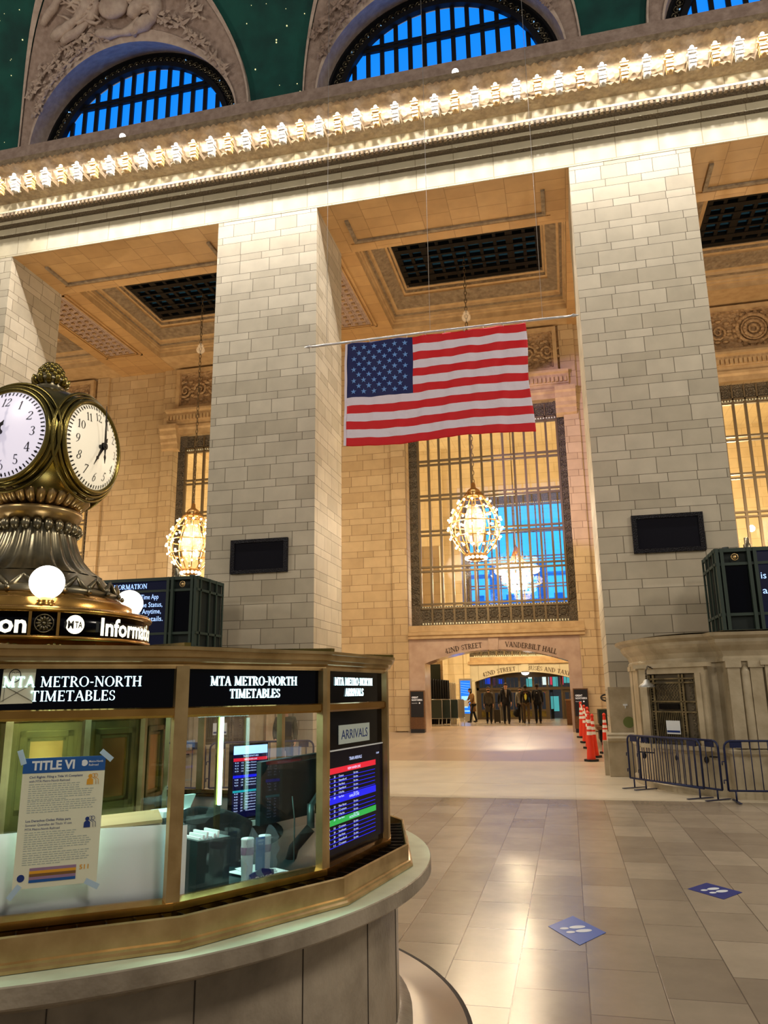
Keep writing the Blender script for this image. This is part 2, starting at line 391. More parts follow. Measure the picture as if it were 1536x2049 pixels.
# ------------------------------------------------------------------ lettering
T, t_, SF = .17, .075, .05
def _L(x0, y0, x1, y1, w): return ('l', x0, y0, x1, y1, w)
def _S(x, y, l=.26): return ('l', x-l/2, y, x+l/2, y, SF)
GL = {
 'A': (.86, [_L(.1, 0, .42, 1, t_), _L(.42, 1, .76, 0, T), _L(.22, .36, .62, .36, t_), _S(.1, .02, .24), _S(.76, .02, .28)]),
 'B': (.72, [_L(.16, 0, .16, 1, T), ('a', .3, .75, .26, .23, -90, 90, T), ('a', .32, .27, .3, .25, -90, 90, T), _L(.1, .02, .34, .02, t_), _L(.1, .98, .34, .98, t_), _L(.16, .52, .34, .52, t_)]),
 'D': (.86, [_L(.16, 0, .16, 1, T), ('a', .32, .5, .42, .47, -90, 90, T), _L(.05, .02, .34, .02, t_), _L(.05, .98, .34, .98, t_)]),
 'E': (.68, [_L(.16, 0, .16, 1, T), _L(.05, .97, .6, .97, t_), _L(.05, .03, .63, .03, t_), _L(.2, .52, .48, .52, t_), _L(.59, .8, .59, 1, SF), _L(.62, 0, .62, .22, SF), _L(.48, .42, .48, .62, SF)]),
 'F': (.64, [_L(.16, 0, .16, 1, T), _L(.05, .97, .6, .97, t_), _S(.16, .02, .32), _L(.2, .5, .48, .5, t_), _L(.59, .78, .59, 1, SF), _L(.48, .4, .48, .6, SF)]),
 'H': (.92, [_L(.17, 0, .17, 1, T), _L(.74, 0, .74, 1, T), _L(.2, .52, .74, .52, t_)]+[_S(x, y, .32) for x in (.17, .74) for y in (.02, .98)]),
 'I': (.4, [_L(.2, 0, .2, 1, T), _S(.2, .02, .32), _S(.2, .98, .32)]),
 'L': (.68, [_L(.17, 0, .17, 1, T), _L(.05, .03, .62, .03, t_), _S(.17, .98, .32), _L(.62, 0, .62, .24, SF)]),
 'M': (1.08, [_L(.15, 0, .18, 1, t_), _L(.18, 1, .54, .05, T), _L(.54, .05, .88, 1, t_), _L(.9, 0, .88, 1, T), _S(.15, .02, .26), _S(.9, .02, .3), _S(.12, .98, .2), _S(.94, .98, .2)]),
 'N': (.94, [_L(.16, 0, .16, 1, t_), _L(.16, 1, .78, .02, T), _L(.78, 0, .78, 1, t_), _S(.16, .02, .26), _S(.1, .98, .22), _S(.78, .98, .26)]),
 'O': (.92, [('a', .46, .5, .38, .49, 0, 360, T)]),
 'R': (.82, [_L(.17, 0, .17, 1, T), ('a', .32, .74, .26, .24, -90, 90, T), _L(.05, .98, .34, .98, t_), _L(.2, .5, .36, .5, t_), _L(.38, .5, .74, 0, T), _S(.17, .02, .32), _S(.76, .02, .18)]),
 'S': (.62, [('a', .31, .74, .2, .23, 20, 270, .12), ('a', .31, .26, .22, .24, -160, 90, .12), _L(.5, .72, .5, .94, SF), _L(.1, .06, .1, .3, SF)]),
 'T': (.78, [_L(.39, 0, .39, 1, T), _L(.06, .97, .72, .97, t_), _S(.39, .02, .34), _L(.06, .78, .06, 1, SF), _L(.72, .78, .72, 1, SF)]),
 'U': (.88, [_L(.17, .34, .17, 1, T), _L(.7, .34, .7, 1, t_), ('a', .435, .34, .265, .33, 180, 360, .13), _S(.17, .98, .32), _S(.7, .98, .28)]),
 'V': (.86, [_L(.1, 1, .44, 0, T), _L(.44, 0, .76, 1, t_), _S(.1, .98, .28), _S(.76, .98, .24)]),
 'X': (.84, [_L(.12, 1, .7, 0, T), _L(.12, 0, .68, 1, t_), _S(.12, .98, .28), _S(.7, .98, .24), _S(.12, .02, .24), _S(.7, .02, .28)]),
 '-': (.44, [_L(.08, .42, .36, .42, .11)]), ' ': (.42, []),
 '0': (.62, [('a', .31, .5, .22, .48, 0, 360, .12)]),
 '1': (.44, [_L(.24, 0, .24, 1, .12), _L(.1, .8, .24, .98, .06), _S(.24, .02, .26)]),
 '2': (.62, [('a', .3, .74, .2, .23, -40, 170, .12), _L(.46, .62, .08, .04, .08), _L(.06, .04, .54, .04, .09), _L(.54, .02, .56, .2, SF)]),
 '3': (.6, [('a', .28, .75, .17, .22, -90, 160, .11), ('a', .28, .27, .22, .25, -150, 90, .12)]),
 '4': (.64, [_L(.42, 0, .42, 1, .12), _L(.42, 1, .05, .3, .06), _L(.05, .3, .6, .3, .07), _S(.42, .02, .26)]),
 '5': (.6, [('a', .26, .3, .24, .28, -150, 120, .12), _L(.14, .52, .18, .96, .06), _L(.16, .95, .5, .95, .1)]),
 '6': (.62, [('a', .32, .3, .2, .28, 0, 360, .11), ('a', .5, .4, .38, .58, 100, 190, .1)]),
 '7': (.6, [_L(.06, .95, .54, .95, .09), _L(.54, .95, .24, 0, .11), _L(.07, .78, .07, .97, SF)]),
 '8': (.62, [('a', .31, .74, .17, .23, 0, 360, .1), ('a', .31, .26, .22, .25, 0, 360, .12)]),
 '9': (.62, [('a', .3, .7, .2, .28, 0, 360, .11), ('a', .12, .6, .38, .58, -80, 10, .1)]),
}
def serif_polys(ch, bold=1.0, slant=0.):
    out = []
    w, st = GL[ch]
    for s in st:
        if s[0] == 'l':
            _, x0, y0, x1, y1, wd = s; wd *= bold
            if abs(y1-y0) > abs(x1-x0)*.2 and wd > SF*1.01:       # uprights and diagonals: constant horizontal width
                k = wd/2; out.append([(x0-k, y0), (x0+k, y0), (x1+k, y1), (x1-k, y1)])
            else:
                d = hypot(x1-x0, y1-y0); nx, ny = -(y1-y0)/d*wd/2, (x1-x0)/d*wd/2
                out.append([(x0-nx, y0-ny), (x1-nx, y1-ny), (x1+nx, y1+ny), (x0+nx, y0+ny)])
        else:
            _, cx, cy, rx, ry, a0, a1, wd = s; wd *= bold; n = max(4, int(abs(a1-a0)/30)); prev = None
            for i in range(n+1):
                a = radians(a0+(a1-a0)*i/n); k = (SF+(wd-SF)*abs(cos(a)))/2
                cur = ((cx+(rx+k)*cos(a), cy+(ry+SF/2)*sin(a)), (cx+(rx-k)*cos(a), cy+(ry-SF/2)*sin(a)))
                if prev: out.append([prev[0], cur[0], cur[1], prev[1]])
                prev = cur
    if slant: out = [[(x+y*slant, y) for x, y in p] for p in out]
    return w*1.06, out
def serif(mb, text, F, size, d0=0, d1=.004, align='c', bold=1.0, stretch=1.0, mi=0, slant=0.):
    """F(u, v, d); text centred on u=0 with its baseline at v=0"""
    W = sum(GL[c][0]*1.06 for c in text)*size*stretch; x = -W/2 if align == 'c' else 0
    for c in text:
        w, ps = serif_polys(c, bold, slant)
        for p in ps: mb.poly([(x+a*size*stretch, b*size) for a, b in p], d0, d1, F, mi)
        x += w*size*stretch
    return W
_tc = {}
def sans_mesh(text, bold=0.):
    key = (text, bold)
    if key in _tc: return _tc[key]
    cu = bpy.data.curves.new('tmp', 'FONT'); cu.body = text; cu.size = 1.0; cu.resolution_u = 2; cu.offset = bold
    ob = bpy.data.objects.new('tmp', cu); COL.objects.link(ob)
    dg = bpy.context.evaluated_depsgraph_get(); dg.update(); me = bpy.data.meshes.new_from_object(ob.evaluated_get(dg))
    vs = [(v.co.x, v.co.y) for v in me.vertices]; fs = [tuple(p.vertices) for p in me.polygons]
    bpy.data.objects.remove(ob); bpy.data.curves.remove(cu); bpy.data.meshes.remove(me)
    _tc[key] = (vs, fs); return _tc[key]
def sans(mb, text, F, size, d=.003, align='c', mi=0, width=None, bold=0., mirror=False):
    """size = cap height; width squeezes the line to that width"""
    vs, fs = sans_mesh(text, bold)
    if not vs: return
    x0 = min(v[0] for v in vs); x1 = max(v[0] for v in vs); k = size/.73
    sx = k if width is None else width/(x1-x0)
    off = {'c': (x0+x1)/2, 'l': x0, 'r': x1}[align]
    mb.add([F((x-off)*sx*(-1 if mirror else 1), y*k, d) for x, y in vs], fs, mi)
# ================================================================== THE SETTING
PITCHB = 11.03
PIER = [(-32.1, -28.77, 'far_left'), (-21.07, -17.74, 'left'), (-10.03, -6.70, 'middle'), (0.99, 4.32, 'right'), (12.02, 15.35, 'far_right')]
YF, YB, YW, ZS = 20.09, 22.8, 31.0, 16.85
# floors
struct(MB().box(-34, 16, -8, 15.6, -.2, 0), 'floor', 'floor_marble')
struct(MB().box(-34, 16, 15.6, 18.0, -.2, .004).box(-34, 16, 18.02, 23.6, -.2, .004), 'floor', 'band_marble')
rampz = lambda y: max(0., .063*(y-23.6))
b = MB(); b.add([(-34, 23.6, -.3), (16, 23.6, -.3), (16, 33, -.3), (-34, 33, -.3), (-34, 23.6, .004), (16, 23.6, .004), (16, 33, rampz(33)), (-34, 33, rampz(33))],
      [(3, 2, 1, 0), (4, 5, 6, 7), (0, 1, 5, 4), (1, 2, 6, 5), (2, 3, 7, 6), (3, 0, 4, 7)])
struct(b, 'floor', 'ramp_marble')
ZP = lambda y: .592-.014*(y-33)          # passage floor falls very slightly towards the street doors
b = MB(); b.add([(-34, 33, -.3), (16, 33, -.3), (16, 52, -.3), (-34, 52, -.3), (-34, 33, ZP(33)), (16, 33, ZP(33)), (16, 52, ZP(52)), (-34, 52, ZP(52))],
      [(3, 2, 1, 0), (4, 5, 6, 7), (0, 1, 5, 4), (1, 2, 6, 5), (2, 3, 7, 6), (3, 0, 4, 7)])
struct(b, 'floor', 'floor_marble')

# piers
for x0, x1, nm in PIER:
    struct(MB().box(x0, x1, YF, YB, 0, ZS+.74), 'wall_pier_'+nm, 'pier_stone')

# front beam soffits with their sunk panel moulding, cross beams and wall beams
for cx in BAYX:
    x0, x1 = cx-3.86, cx+3.86
    b = MB(); b.box(x0, x1, YF+.002, YB, ZS, ZS+.74)
    for (a0, a1, c0, c1) in ((cx-3.2, cx+3.12, 22.1, 22.22), (cx-3.2, cx-3.08, 20.95, 22.1), (cx+3.0, cx+3.12, 20.95, 22.1)):
        b.box(a0, a1, c0, c1, ZS-.07, ZS, 1)
    b.box(cx-3.35, cx+3.27, 22.3, 22.33, ZS-.03, ZS)
    struct(b, 'ceiling', ['soffit_stone', 'stone_cornice'])
for x0, x1, nm in PIER:
    xa, xb = x0+.1, x1+.35
    xa = x0-.06 if nm != 'left' else x0+.85
    b = MB(); b.box(xa, xb, YB, YW, 17.2, 18.6)
    # ornamented panel: raised double frame round rows of small rosettes
    pa, pb = xa+.45, xb-.55
    for q, w in ((0, .08), (.16, .05)):
        b.box(pa+q, pa+q+w, 23.2+q, 28.9-q, 17.14, 17.2); b.box(pb-q-w, pb-q, 23.2+q, 28.9-q, 17.14, 17.2)
        b.box(pa+q, pb-q, 28.9-q-w, 28.9-q, 17.14, 17.2); b.box(pa+q, pb-q, 23.2+q, 23.2+q+w, 17.14, 17.2)
    b.box(pa+.22, pb-.22, 23.45, 28.65, 17.17, 17.2, 1)
    n = int((pb-pa-.6)/.32)
    for i in range(n+1):
        for j in range(15):
            x = pa+.35+i*.32; y = 23.7+j*.34; b.box(x-.06, x+.06, y-.06, y+.06, 17.11, 17.17, 2); b.box(x+.1, x+.13, y-.12, y+.12, 17.15, 17.17, 1)
    struct(b, 'ceiling', ['soffit_stone', 'stone_pinkish', 'stone_carved'])
struct(MB().box(-34, 16, 29.42, YW, 17.215, 17.6), 'ceiling', 'stone_tan')
# stepped coffers with the dark skylights
for k, cx in enumerate(BAYX):
    o0 = (cx-3.49, cx+3.77 if k else -20.23, YB+.01, 29.41); o1 = (cx-2.42, cx+2.85, 24.7, 27.6)
    steps = [(-.003, 17.19), (0, 17.42), (.06, 17.42), (.07, 17.5), (.13, 17.5), (.14, 17.62), (.24, 17.62), (.26, 17.72), (.34, 17.74), (.74, 17.9), (.74, 17.97), (.82, 17.97), (.84, 18.08), (.92, 18.08), (.94, 18.16), (1, 18.18)]
    mi = [0, 1, 0, 1, 0, 2, 0, 1, 2, 0, 1, 2, 0, 2, 0]
    b = MB(); rings = []
    for t, z in steps:
        r = [o0[i]+(o1[i]-o0[i])*t for i in range(4)]; rings.append([(r[0], r[2], z), (r[1], r[2], z), (r[1], r[3], z), (r[0], r[3], z)])
    for i in range(len(steps)-1):
        b.add(rings[i]+rings[i+1], [(j, (j+1) % 4, 4+(j+1) % 4, 4+j) for j in range(4)], mi[i])
    c = struct(b, 'ceiling', ['stone_tan', 'stone_tan', 'stone_cornice'])
    g = MB(); g.box(o1[0], o1[1], o1[2], o1[3], 18.26, 18.3); struct(g, 'skylight', 'skylight_glass')
    g = MB()
    for i in range(11):
        x = o1[0]+(o1[1]-o1[0])*i/10; w = .13 if i in (0, 2, 8, 10) else .06; g.box(x-w, x+w, o1[2], o1[3], 18.12, 18.26)
    for j in range(7):
        y = o1[2]+(o1[3]-o1[2])*j/6; w = .12 if j in (0, 1, 5, 6) else .05; g.box(o1[0], o1[1], y-w, y+w, 18.1, 18.26)
    struct(g, 'skylight_bars', 'dark_iron')
struct(MB().box(-34, 16, YB, 32.2, 18.35, 18.5), 'ceiling', 'stone_tan')

# wall behind the aisle
WZ0, WZ1, WH = 4.64, 13.88, 3.39
b = MB()
xs = [-34]+[v for cx in BAYX for v in (cx-WH, cx+WH)]+[16]
for i in range(0, len(xs), 2): b.box(xs[i], xs[i+1], YW, 32.2, WZ0, 17.6)
for cx in BAYX: b.box(cx-WH, cx+WH, YW, 32.2, WZ1, 17.6)
b.box(-34, -6.3, YW, 32.2, 0, WZ0); b.box(.75, 16, YW, 32.2, 0, WZ0)
# shallow strips beside each window, on which the brackets sit
for cx in BAYX:
    for s in (-1, 1):
        xa, xb = sorted((cx+s*WH, cx+s*(WH+.62))); b.box(xa, xb, YW-.12, YW, .5, 17.2)
struct(b, 'wall_back', 'wall_stone')
# frieze over every window: ledges, dentils, carved panel
for k, cx in enumerate(BAYX):
    b = MB()
    b.prof_x([(YW, WZ1), (YW-.2, WZ1), (YW-.2, WZ1+.22), (YW-.28, WZ1+.3), (YW-.28, WZ1+.42), (YW-.22, WZ1+.46), (YW-.22, 14.5), (YW-.3, 14.5), (YW-.34, 14.78), (YW-.34, 14.9), (YW-.5, 14.95), (YW-.5, 15.05), (YW, 15.1)], cx-WH-.3, cx+WH+.3)
    x = cx-WH-.25
    while x < cx+WH+.2: b.box(x, x+.1, YW-.42, YW-.28, 14.55, 14.76); x += .17
    fx0, fx1 = cx-WH+.1, cx+WH-.1
    for (a0, a1, z0, z1) in ((fx0, fx1, 15.1, 15.24), (fx0, fx1, 16.92, 17.1), (fx0, fx0+.16, 15.24, 16.92), (fx1-.16, fx1, 15.24, 16.92)):
        b.box(a0, a1, YW-.3, YW, z0, z1)
    for (a0, a1, z0, z1) in ((fx0+.16, fx1-.16, 15.24, 15.32), (fx0+.16, fx1-.16, 16.84, 16.92), (fx0+.16, fx0+.24, 15.3, 16.85), (fx1-.24, fx1-.16, 15.3, 16.85)):
        b.box(a0, a1, YW-.22, YW, z0, z1, 1)
    b.box(fx0+.16, fx1-.16, YW-.1, YW, 15.24, 16.92, 1)
    # foliage scrolls running out from a central wreath
    for r, w in ((.62, .09), (.46, .05), (.34, .08), (.16, .06)):
        b.tube([(cx+r*cos(a*pi/10), YW-.14, 16.08+r*sin(a*pi/10)) for a in range(20)], w, 6, 1, closed=True)
    for i in range(18):
        a = i*2*pi/18; b.ball((cx+.74*cos(a), YW-.13, 16.08+.74*sin(a)), .1, 6, 4, 1, (1, .6, 1))
    for s in (-1, 1):
        for q in range(3):
            ox = cx+s*(1.32+q*.78); up = 1 if q % 2 else -1
            pts = [(ox+s*.33*(1-i/22)*cos(i*.55), YW-.16, 16.05+up*.36*(1-i/22)*sin(i*.55)) for i in range(20)]
            b.tube(pts, [.075-.002*i for i in range(20)], 5, 1)
            for i in range(9):
                a = i*.75+q; rr = .42+.06*(i % 2)
                b.ball((ox+rr*cos(a)*.95, YW-.14, 16.06+rr*sin(a)*1.1), .11, 6, 4, 1, (1.3, .6, .7))
    struct(b, 'trim_frieze', ['stone_tan', 'stone_carved'])
    # brackets at the window's top corners
    for s in (-1, 1):
        x = cx+s*(WH+.12)
        b = MB(); b.prof_x([(YW, 14.3), (YW-.55, 14.3), (YW-.55, 14.1), (YW-.46, 14.02), (YW-.46, 13.8), (YW-.36, 13.66), (YW-.36, 13.5), (YW-.28, 13.42), (YW-.28, 13.2), (YW, 13.1)], x-.42, x+.42)
        struct(b, 'trim_bracket', 'stone_tan')

def big_window(n, cx, Y, z0, z1, nm, ornament_top=True):
    """tall bronze framed window: ornamental border, 13 columns and 5 rows of panes"""
    root = thing_struct('window_%d' % n)
    b = MB(); bw = .42; zb, zt = z0+.8, z1-.72
    b.box(cx-WH, cx-WH+bw, Y+.2, Y+.34, z0, z1); b.box(cx+WH-bw, cx+WH, Y+.2, Y+.34, z0, z1)
    b.box(cx-WH+bw, cx+WH-bw, Y+.2, Y+.34, z0, zb); b.box(cx-WH+bw, cx+WH-bw, Y+.2, Y+.34, zt, z1)
    for s in (-1, 1):            # clipped top corners
        x = cx+s*WH; b.box(min(x, x-s*.5), max(x, x-s*.5), Y+.12, Y+.2, z1-.55, z1)
    # scroll squares on the border
    N = 13; x0, x1 = cx-WH+bw, cx+WH-bw; dx = (x1-x0)/N
    sq = [(x0+dx*(i+.5), z0+.42, .2) for i in range(N)]+[(x0+dx*(i+.5), z1-.38, .2) for i in range(N)]
    nz = 17
    sq += [(cx+s*(WH-bw/2), zb+(zt-zb)*(j+.5)/nz, .17) for s in (-1, 1) for j in range(nz)]
    for x, z, r in sq:
        b.tube([(x+r*(1-i/14)*cos(i*.8), Y+.18, z+r*(1-i/14)*sin(i*.8)) for i in range(12)], .028, 4, 0)
        for a in range(4): b.ball((x+r*.95*cos(a*pi/2+pi/4), Y+.18, z+r*.95*sin(a*pi/2+pi/4)), .05, 5, 3, 0)
    b.build('ornamental_border', ['bronze_dark'], root)
    b = MB()
    for x, z, r in sq[:N]+sq[N:2*N]:      # pale studs painted in for cut-outs where the lit hall shows through
        for dz in ((-.33, .33) if z < 8 else (-.3,)):
            for d in (-.16, -.05, .06, .17): b.box(x+d-.028, x+d+.028, Y+.17, Y+.2, z+dz-.04, z+dz+.035)
    b.build('border_light_studs', 'paper_cream', root, label='pale studs standing in for light through the border')
    b = MB()
    for i in range(N+1):
        x = x0+dx*i; w = .045; b.box(x-w, x+w, Y+.16, Y+.3, z0 if i not in (0, N) else zb, zt)
        if ornament_top: b.box(x-.03, x+.03, Y+.14, Y+.2, zt, z1-.05)
    for j in range(6):
        z = zb+(zt-zb)*j/5
        for dz in (-.09, .09): b.box(x0, x1, Y+.14, Y+.28, z+dz-.035, z+dz+.035)
    b.build('muntins', 'bronze_bar', root)
    MB().box(x0, x1, Y+.3, Y+.315, zb, zt).build('panes', 'glass', root)
    return root
def thing_struct(name):
    o = bpy.data.objects.new(name, None); COL.objects.link(o); o['kind'] = 'structure'; return o
for n, cx in enumerate(BAYX): big_window(n+1, cx+.1 if cx != BAYX[2] else -2.75, YW, WZ0, WZ1, '')

# ledge under the middle window and arched marble portal below it
b = MB(); b.prof_x([(YW, 4.1), (YW-.24, 4.1), (YW-.24, 4.2), (YW-.3, 4.24), (YW-.3, 4.36), (YW-.14, 4.4), (YW-.14, 4.64), (YW, 4.64)], -6.22, .75)
struct(b, 'trim_ledge', 'stone_tan')
def portal(name, cx, hw, zspring, rise, x0, x1, ztop, y0, y1, zf, m):
    R = (hw*hw+rise*rise)/(2*rise); b = MB()
    pts = [(x0, zf), (cx-hw, zf)]
    for i in range(25):
        x = -hw+2*hw*i/24; pts.append((cx+x, zspring+rise-R+sqrt(R*R-x*x)))
    pts += [(cx+hw, zf), (x1, zf), (x1, ztop), (x0, ztop)]
    n = 25; arch = pts[2:27]
    for yy in (y0, y1):
        F = lambda x, z: (x, yy, z)
        b.add([F(x0, zf), F(cx-hw, zf), F(*arch[0]), F(x0, zspring)], [(0, 1, 2, 3)])
        b.add([F(cx+hw, zf), F(x1, zf), F(x1, zspring), F(*arch[-1])], [(0, 1, 2, 3)])
        for i in range(n-1): b.add([F(*arch[i]), F(*arch[i+1]), F(arch[i+1][0], ztop), F(arch[i][0], ztop)], [(0, 1, 2, 3)])
        b.add([F(x0, zspring), F(*arch[0]), F(cx-hw, ztop), F(x0, ztop)], [(0, 1, 2, 3)])
        b.add([F(*arch[-1]), F(x1, zspring), F(x1, ztop), F(cx+hw, ztop)], [(0, 1, 2, 3)])
    seq = pts[1:28]
    for i in range(len(seq)-1):
        (xa, za), (xb, zb_) = seq[i], seq[i+1]; b.add([(xa, y0, za), (xb, y0, zb_), (xb, y1, zb_), (xa, y1, za)], [(0, 1, 2, 3)])
    for xx in (x0, x1): b.add([(xx, y0, zf), (xx, y1, zf), (xx, y1, ztop), (xx, y0, ztop)], [(0, 1, 2, 3)])
    b.add([(x0, y0, ztop), (x1, y0, ztop), (x1, y1, ztop), (x0, y1, ztop)], [(0, 1, 2, 3)])
    return struct(b, name, m), (lambda x: zspring+rise-R+sqrt(max(0, R*R-(x-cx)**2))), R
_, zarch1, R1 = portal('wall_portal', -2.77, 2.82, 3.12, .5, -6.32, .76, 4.63, YW-.1, 32.2, .35, 'arch_marble')
def keystone(cx, z0, z1, w0, w1, y, m):
    b = MB(); b.poly([(cx-w0/2, z0), (cx+w0/2, z0), (cx+w1/2, z1), (cx-w1/2, z1)], 0, .06, FY(y)); return struct(b, 'trim_keystone', m)
keystone(-2.8, 3.6, 4.1, .34, .42, YW-.1, 'arch_marble')
def arc_text(text, cx, zc, R, off, ang, size, y, name, label, span=None):
    """letters carved round the arch; ang = middle angle from the vertical (radians, right positive)"""
    b = MB()
    def F(u, v, d=0):
        a = ang+u/(R+off); r = R+off+v; return (cx+r*sin(a), y-d, zc+r*cos(a))
    W = sum(GL[c][0]*1.06 for c in text)*size
    serif(b, text, F, size, 0, .012, stretch=(span/W if span else 1.0), bold=1.05)
    o = b.build(name, 'letter_bronze', kind='structure', label=label)
    return o
zc1 = 3.62-R1
arc_text('42ND STREET', -2.77, zc1, R1, .1, -.147, .2, YW-.1, 'trim_lettering', 'bronze words 42ND STREET over the near arch', 1.5)
arc_text('VANDERBILT HALL', -2.77, zc1, R1, .1, .172, .2, YW-.1, 'trim_lettering', 'bronze words VANDERBILT HALL over the near arch', 2.0)

# ------------------------------------------------------------------ hall beyond the portal
Y2 = 46.
b = MB()
b.box(-34, -6.3, Y2, Y2+1, 0, 17); b.box(2.0, 16, Y2, Y2+1, 0, 17)
b.box(-6.3, 2.0, Y2, Y2+1, 13.9, 17)
b.box(-6.3, -5.9, Y2, Y2+1, 3.9, 13.9); b.box(1.05, 2.0, Y2, Y2+1, 3.9, 13.9); b.box(-6.3, -5.7, Y2, Y2+1, .3, 3.9); b.box(1.0, 2.0, Y2, Y2+1, .3, 3.9)
for x in (-7.6, 2.4): b.box(x, x+.7, Y2-.25, Y2, .3, 17)
b.box(-5.95, -5.6, Y2-.15, Y2, .3, 4.4)
struct(b, 'wall_street_side', 'far_stone')
struct(MB().box(-34, 16, 32.2, 47, 17, 17.3), 'ceiling', 'far_stone')
b = MB()
for x in (-21, -10, 4.5):
    b.box(x, x+.9, 32.2, 46, 16.3, 17)
for x in (-18.5, -7, 1.2): b.tube([(x+1.2*cos(a*pi/12), 39+2.4*sin(a*pi/12), 16.95) for a in range(24)], .1, 5, 0, closed=True); b.tube([(x+.8*cos(a*pi/12), 39+1.7*sin(a*pi/12), 16.95) for a in range(24)], .07, 5, 0, closed=True)
struct(b, 'trim_ceiling_beams', 'stone_tan')
struct(MB().box(-34.2, -34, -2, 47, -.2, 18.5), 'wall_left', 'far_stone')
struct(MB().box(16, 16.2, 15, 47, -.2, 18.5), 'wall_right', 'far_stone')
_, zarch2, R2 = portal('wall_street_portal', -2.4, 2.95, 2.55, .52, -5.7, 1.0, 4.0, Y2-.1, Y2+1, .3, 'smooth_stone')
b = MB(); b.prof_x([(Y2, 3.5), (Y2-.22, 3.55), (Y2-.22, 3.7), (Y2-.12, 3.74), (Y2-.12, 3.95), (Y2, 3.95)], -5.7, 1.0); struct(b, 'trim_ledge', 'stone_tan')
keystone(-2.4, 3.06, 3.55, .36, .44, Y2-.1, 'smooth_stone')
zc2 = 3.07-R2
arc_text('42ND STREET', -2.4, zc2, R2, .1, -.172, .24, Y2-.1, 'trim_lettering', 'bronze words 42ND STREET over the street arch', 1.95)
arc_text('BUSES AND TAXIS', -2.4, zc2, R2, .1, .16, .24, Y2-.1, 'trim_lettering', 'bronze words BUSES AND TAXIS over the street arch', 2.5)
big_window(5, -2.43, Y2, 3.95, 13.9, '')
# dusk sky and the buildings across the street, seen through the far window and over the doors
b = MB(); b.box(-12, 10, 60, 60.2, 2.8, 20); struct(b, 'sky_dusk', 'sky_far')
b = MB()
for i in range(14):
    x = -9+i*1.2; b.box(x, x+.7, 59, 59.4, 3, 9.2 if i % 3 else 11.5)
for j in range(4): b.box(-10, 8, 58.8, 59, 4.5+j*2, 4.8+j*2)
struct(b, 'street_building', 'sky_building')
# street doors
b = MB()
YD = Y2+.7
for i in range(8):
    x = -5.25+i*.81; w = .09 if i in (0, 7) else .06; b.box(x-w, x+w, YD-.08, YD+.08, .38, 2.95)
b.box(-5.4, .6, YD-.1, YD+.1, 2.05, 2.2); 
b.box(-5.4, .6, YD-.1, YD+.1, 2.78, 3.1); b.box(-5.4, -5.2, YD-.1, YD+.1, .38, 3.0)
struct(b, 'door_frame', 'door_bronze')
for i in range(7):
    x0, x1 = -5.25+i*.81+.06, -5.25+(i+1)*.81-.06
    b = MB()
    if i == 5:                                   # the leaf standing open
        F = lambda x, y, z: (x0+.05+(x-x0)*.25, YD+(x-x0)*.95, z)
    else: F = lambda x, y, z: (x, y, z)
    for (a0, a1, z0, z1) in ((x0, x0+.1, .4, 2.05), (x1-.1, x1, .4, 2.05), (x0+.1, x1-.1, 1.9, 2.05), (x0+.1, x1-.1, .4, .52), (x0+.1, x1-.1, .85, .95)):
        b.box(a0, a1, YD-.03, YD+.03, z0, z1, 0, F)
    b.box((x0+x1)/2-.02, (x0+x1)/2+.02, YD-.03, YD+.02, .95, 1.9, 0, F)
    d = b.build('door_%d' % (i+1), 'door_bronze', kind='structure')
    MB().box(x0+.1, x1-.1, YD-.01, YD+.01, .52, .86, 0, F).build('door_panel', 'brass_dark', d)
    MB().box(x0+.1, x1-.1, YD-.005, YD+.005, .95, 1.9, 0, F).build('door_glass', 'glass', d)
    b = MB(); b.box(x0, x1, YD-.005, YD+.005, 2.2, 2.8); b.build('transom_pane', 'glass', d)
    b = MB()
    for q in (1, 2): xx = x0+(x1-x0)*q/3; b.box(xx-.012, xx+.012, YD-.02, YD+.02, 2.2, 2.8)
    b.build('transom_bars', 'door_bronze', d)
b = MB()
for (x, z, w, h, mi) in [(-5.0, 2.55, .3, .4, 2), (-4.75, 2.5, .1, .5, 0), (-4.2, 2.5, .2, .3, 2), (-3.7, 1.9, .3, .3, 2), (-2.4, 2.4, .35, .5, 1), (-2.3, 2.7, .3, .1, 3), (-1.4, 2.5, .4, .5, 3), (-1.05, 2.55, .12, .6, 0), (-.8, 2.45, .3, .6, 1), (-.4, 2.5, .18, .5, 0), (-.1, 2.6, .35, .5, 1), (.3, 2.6, .3, .25, 3), (.4, 1.7, .4, .15, 3), (-1.4, 1.9, .15, .3, 0), (-2.6, 1.5, .2, .3, 1), (-4.9, 1.75, .1, .3, 2), (-.9, 1.1, .5, .9, 1)]:
    b.box(x-w/2, x+w/2, 50.0, 50.05, z-h/2+.1, z+h/2+.1, mi)
struct(b, 'street_light_shapes', ['street_red', 'street_cyan', 'street_blue', 'street_white'], 'blurred shop signs seen through the doors')
struct(MB().box(-8, 6, 51.5, 51.7, -.2, 4), 'street_view', 'street_glass')

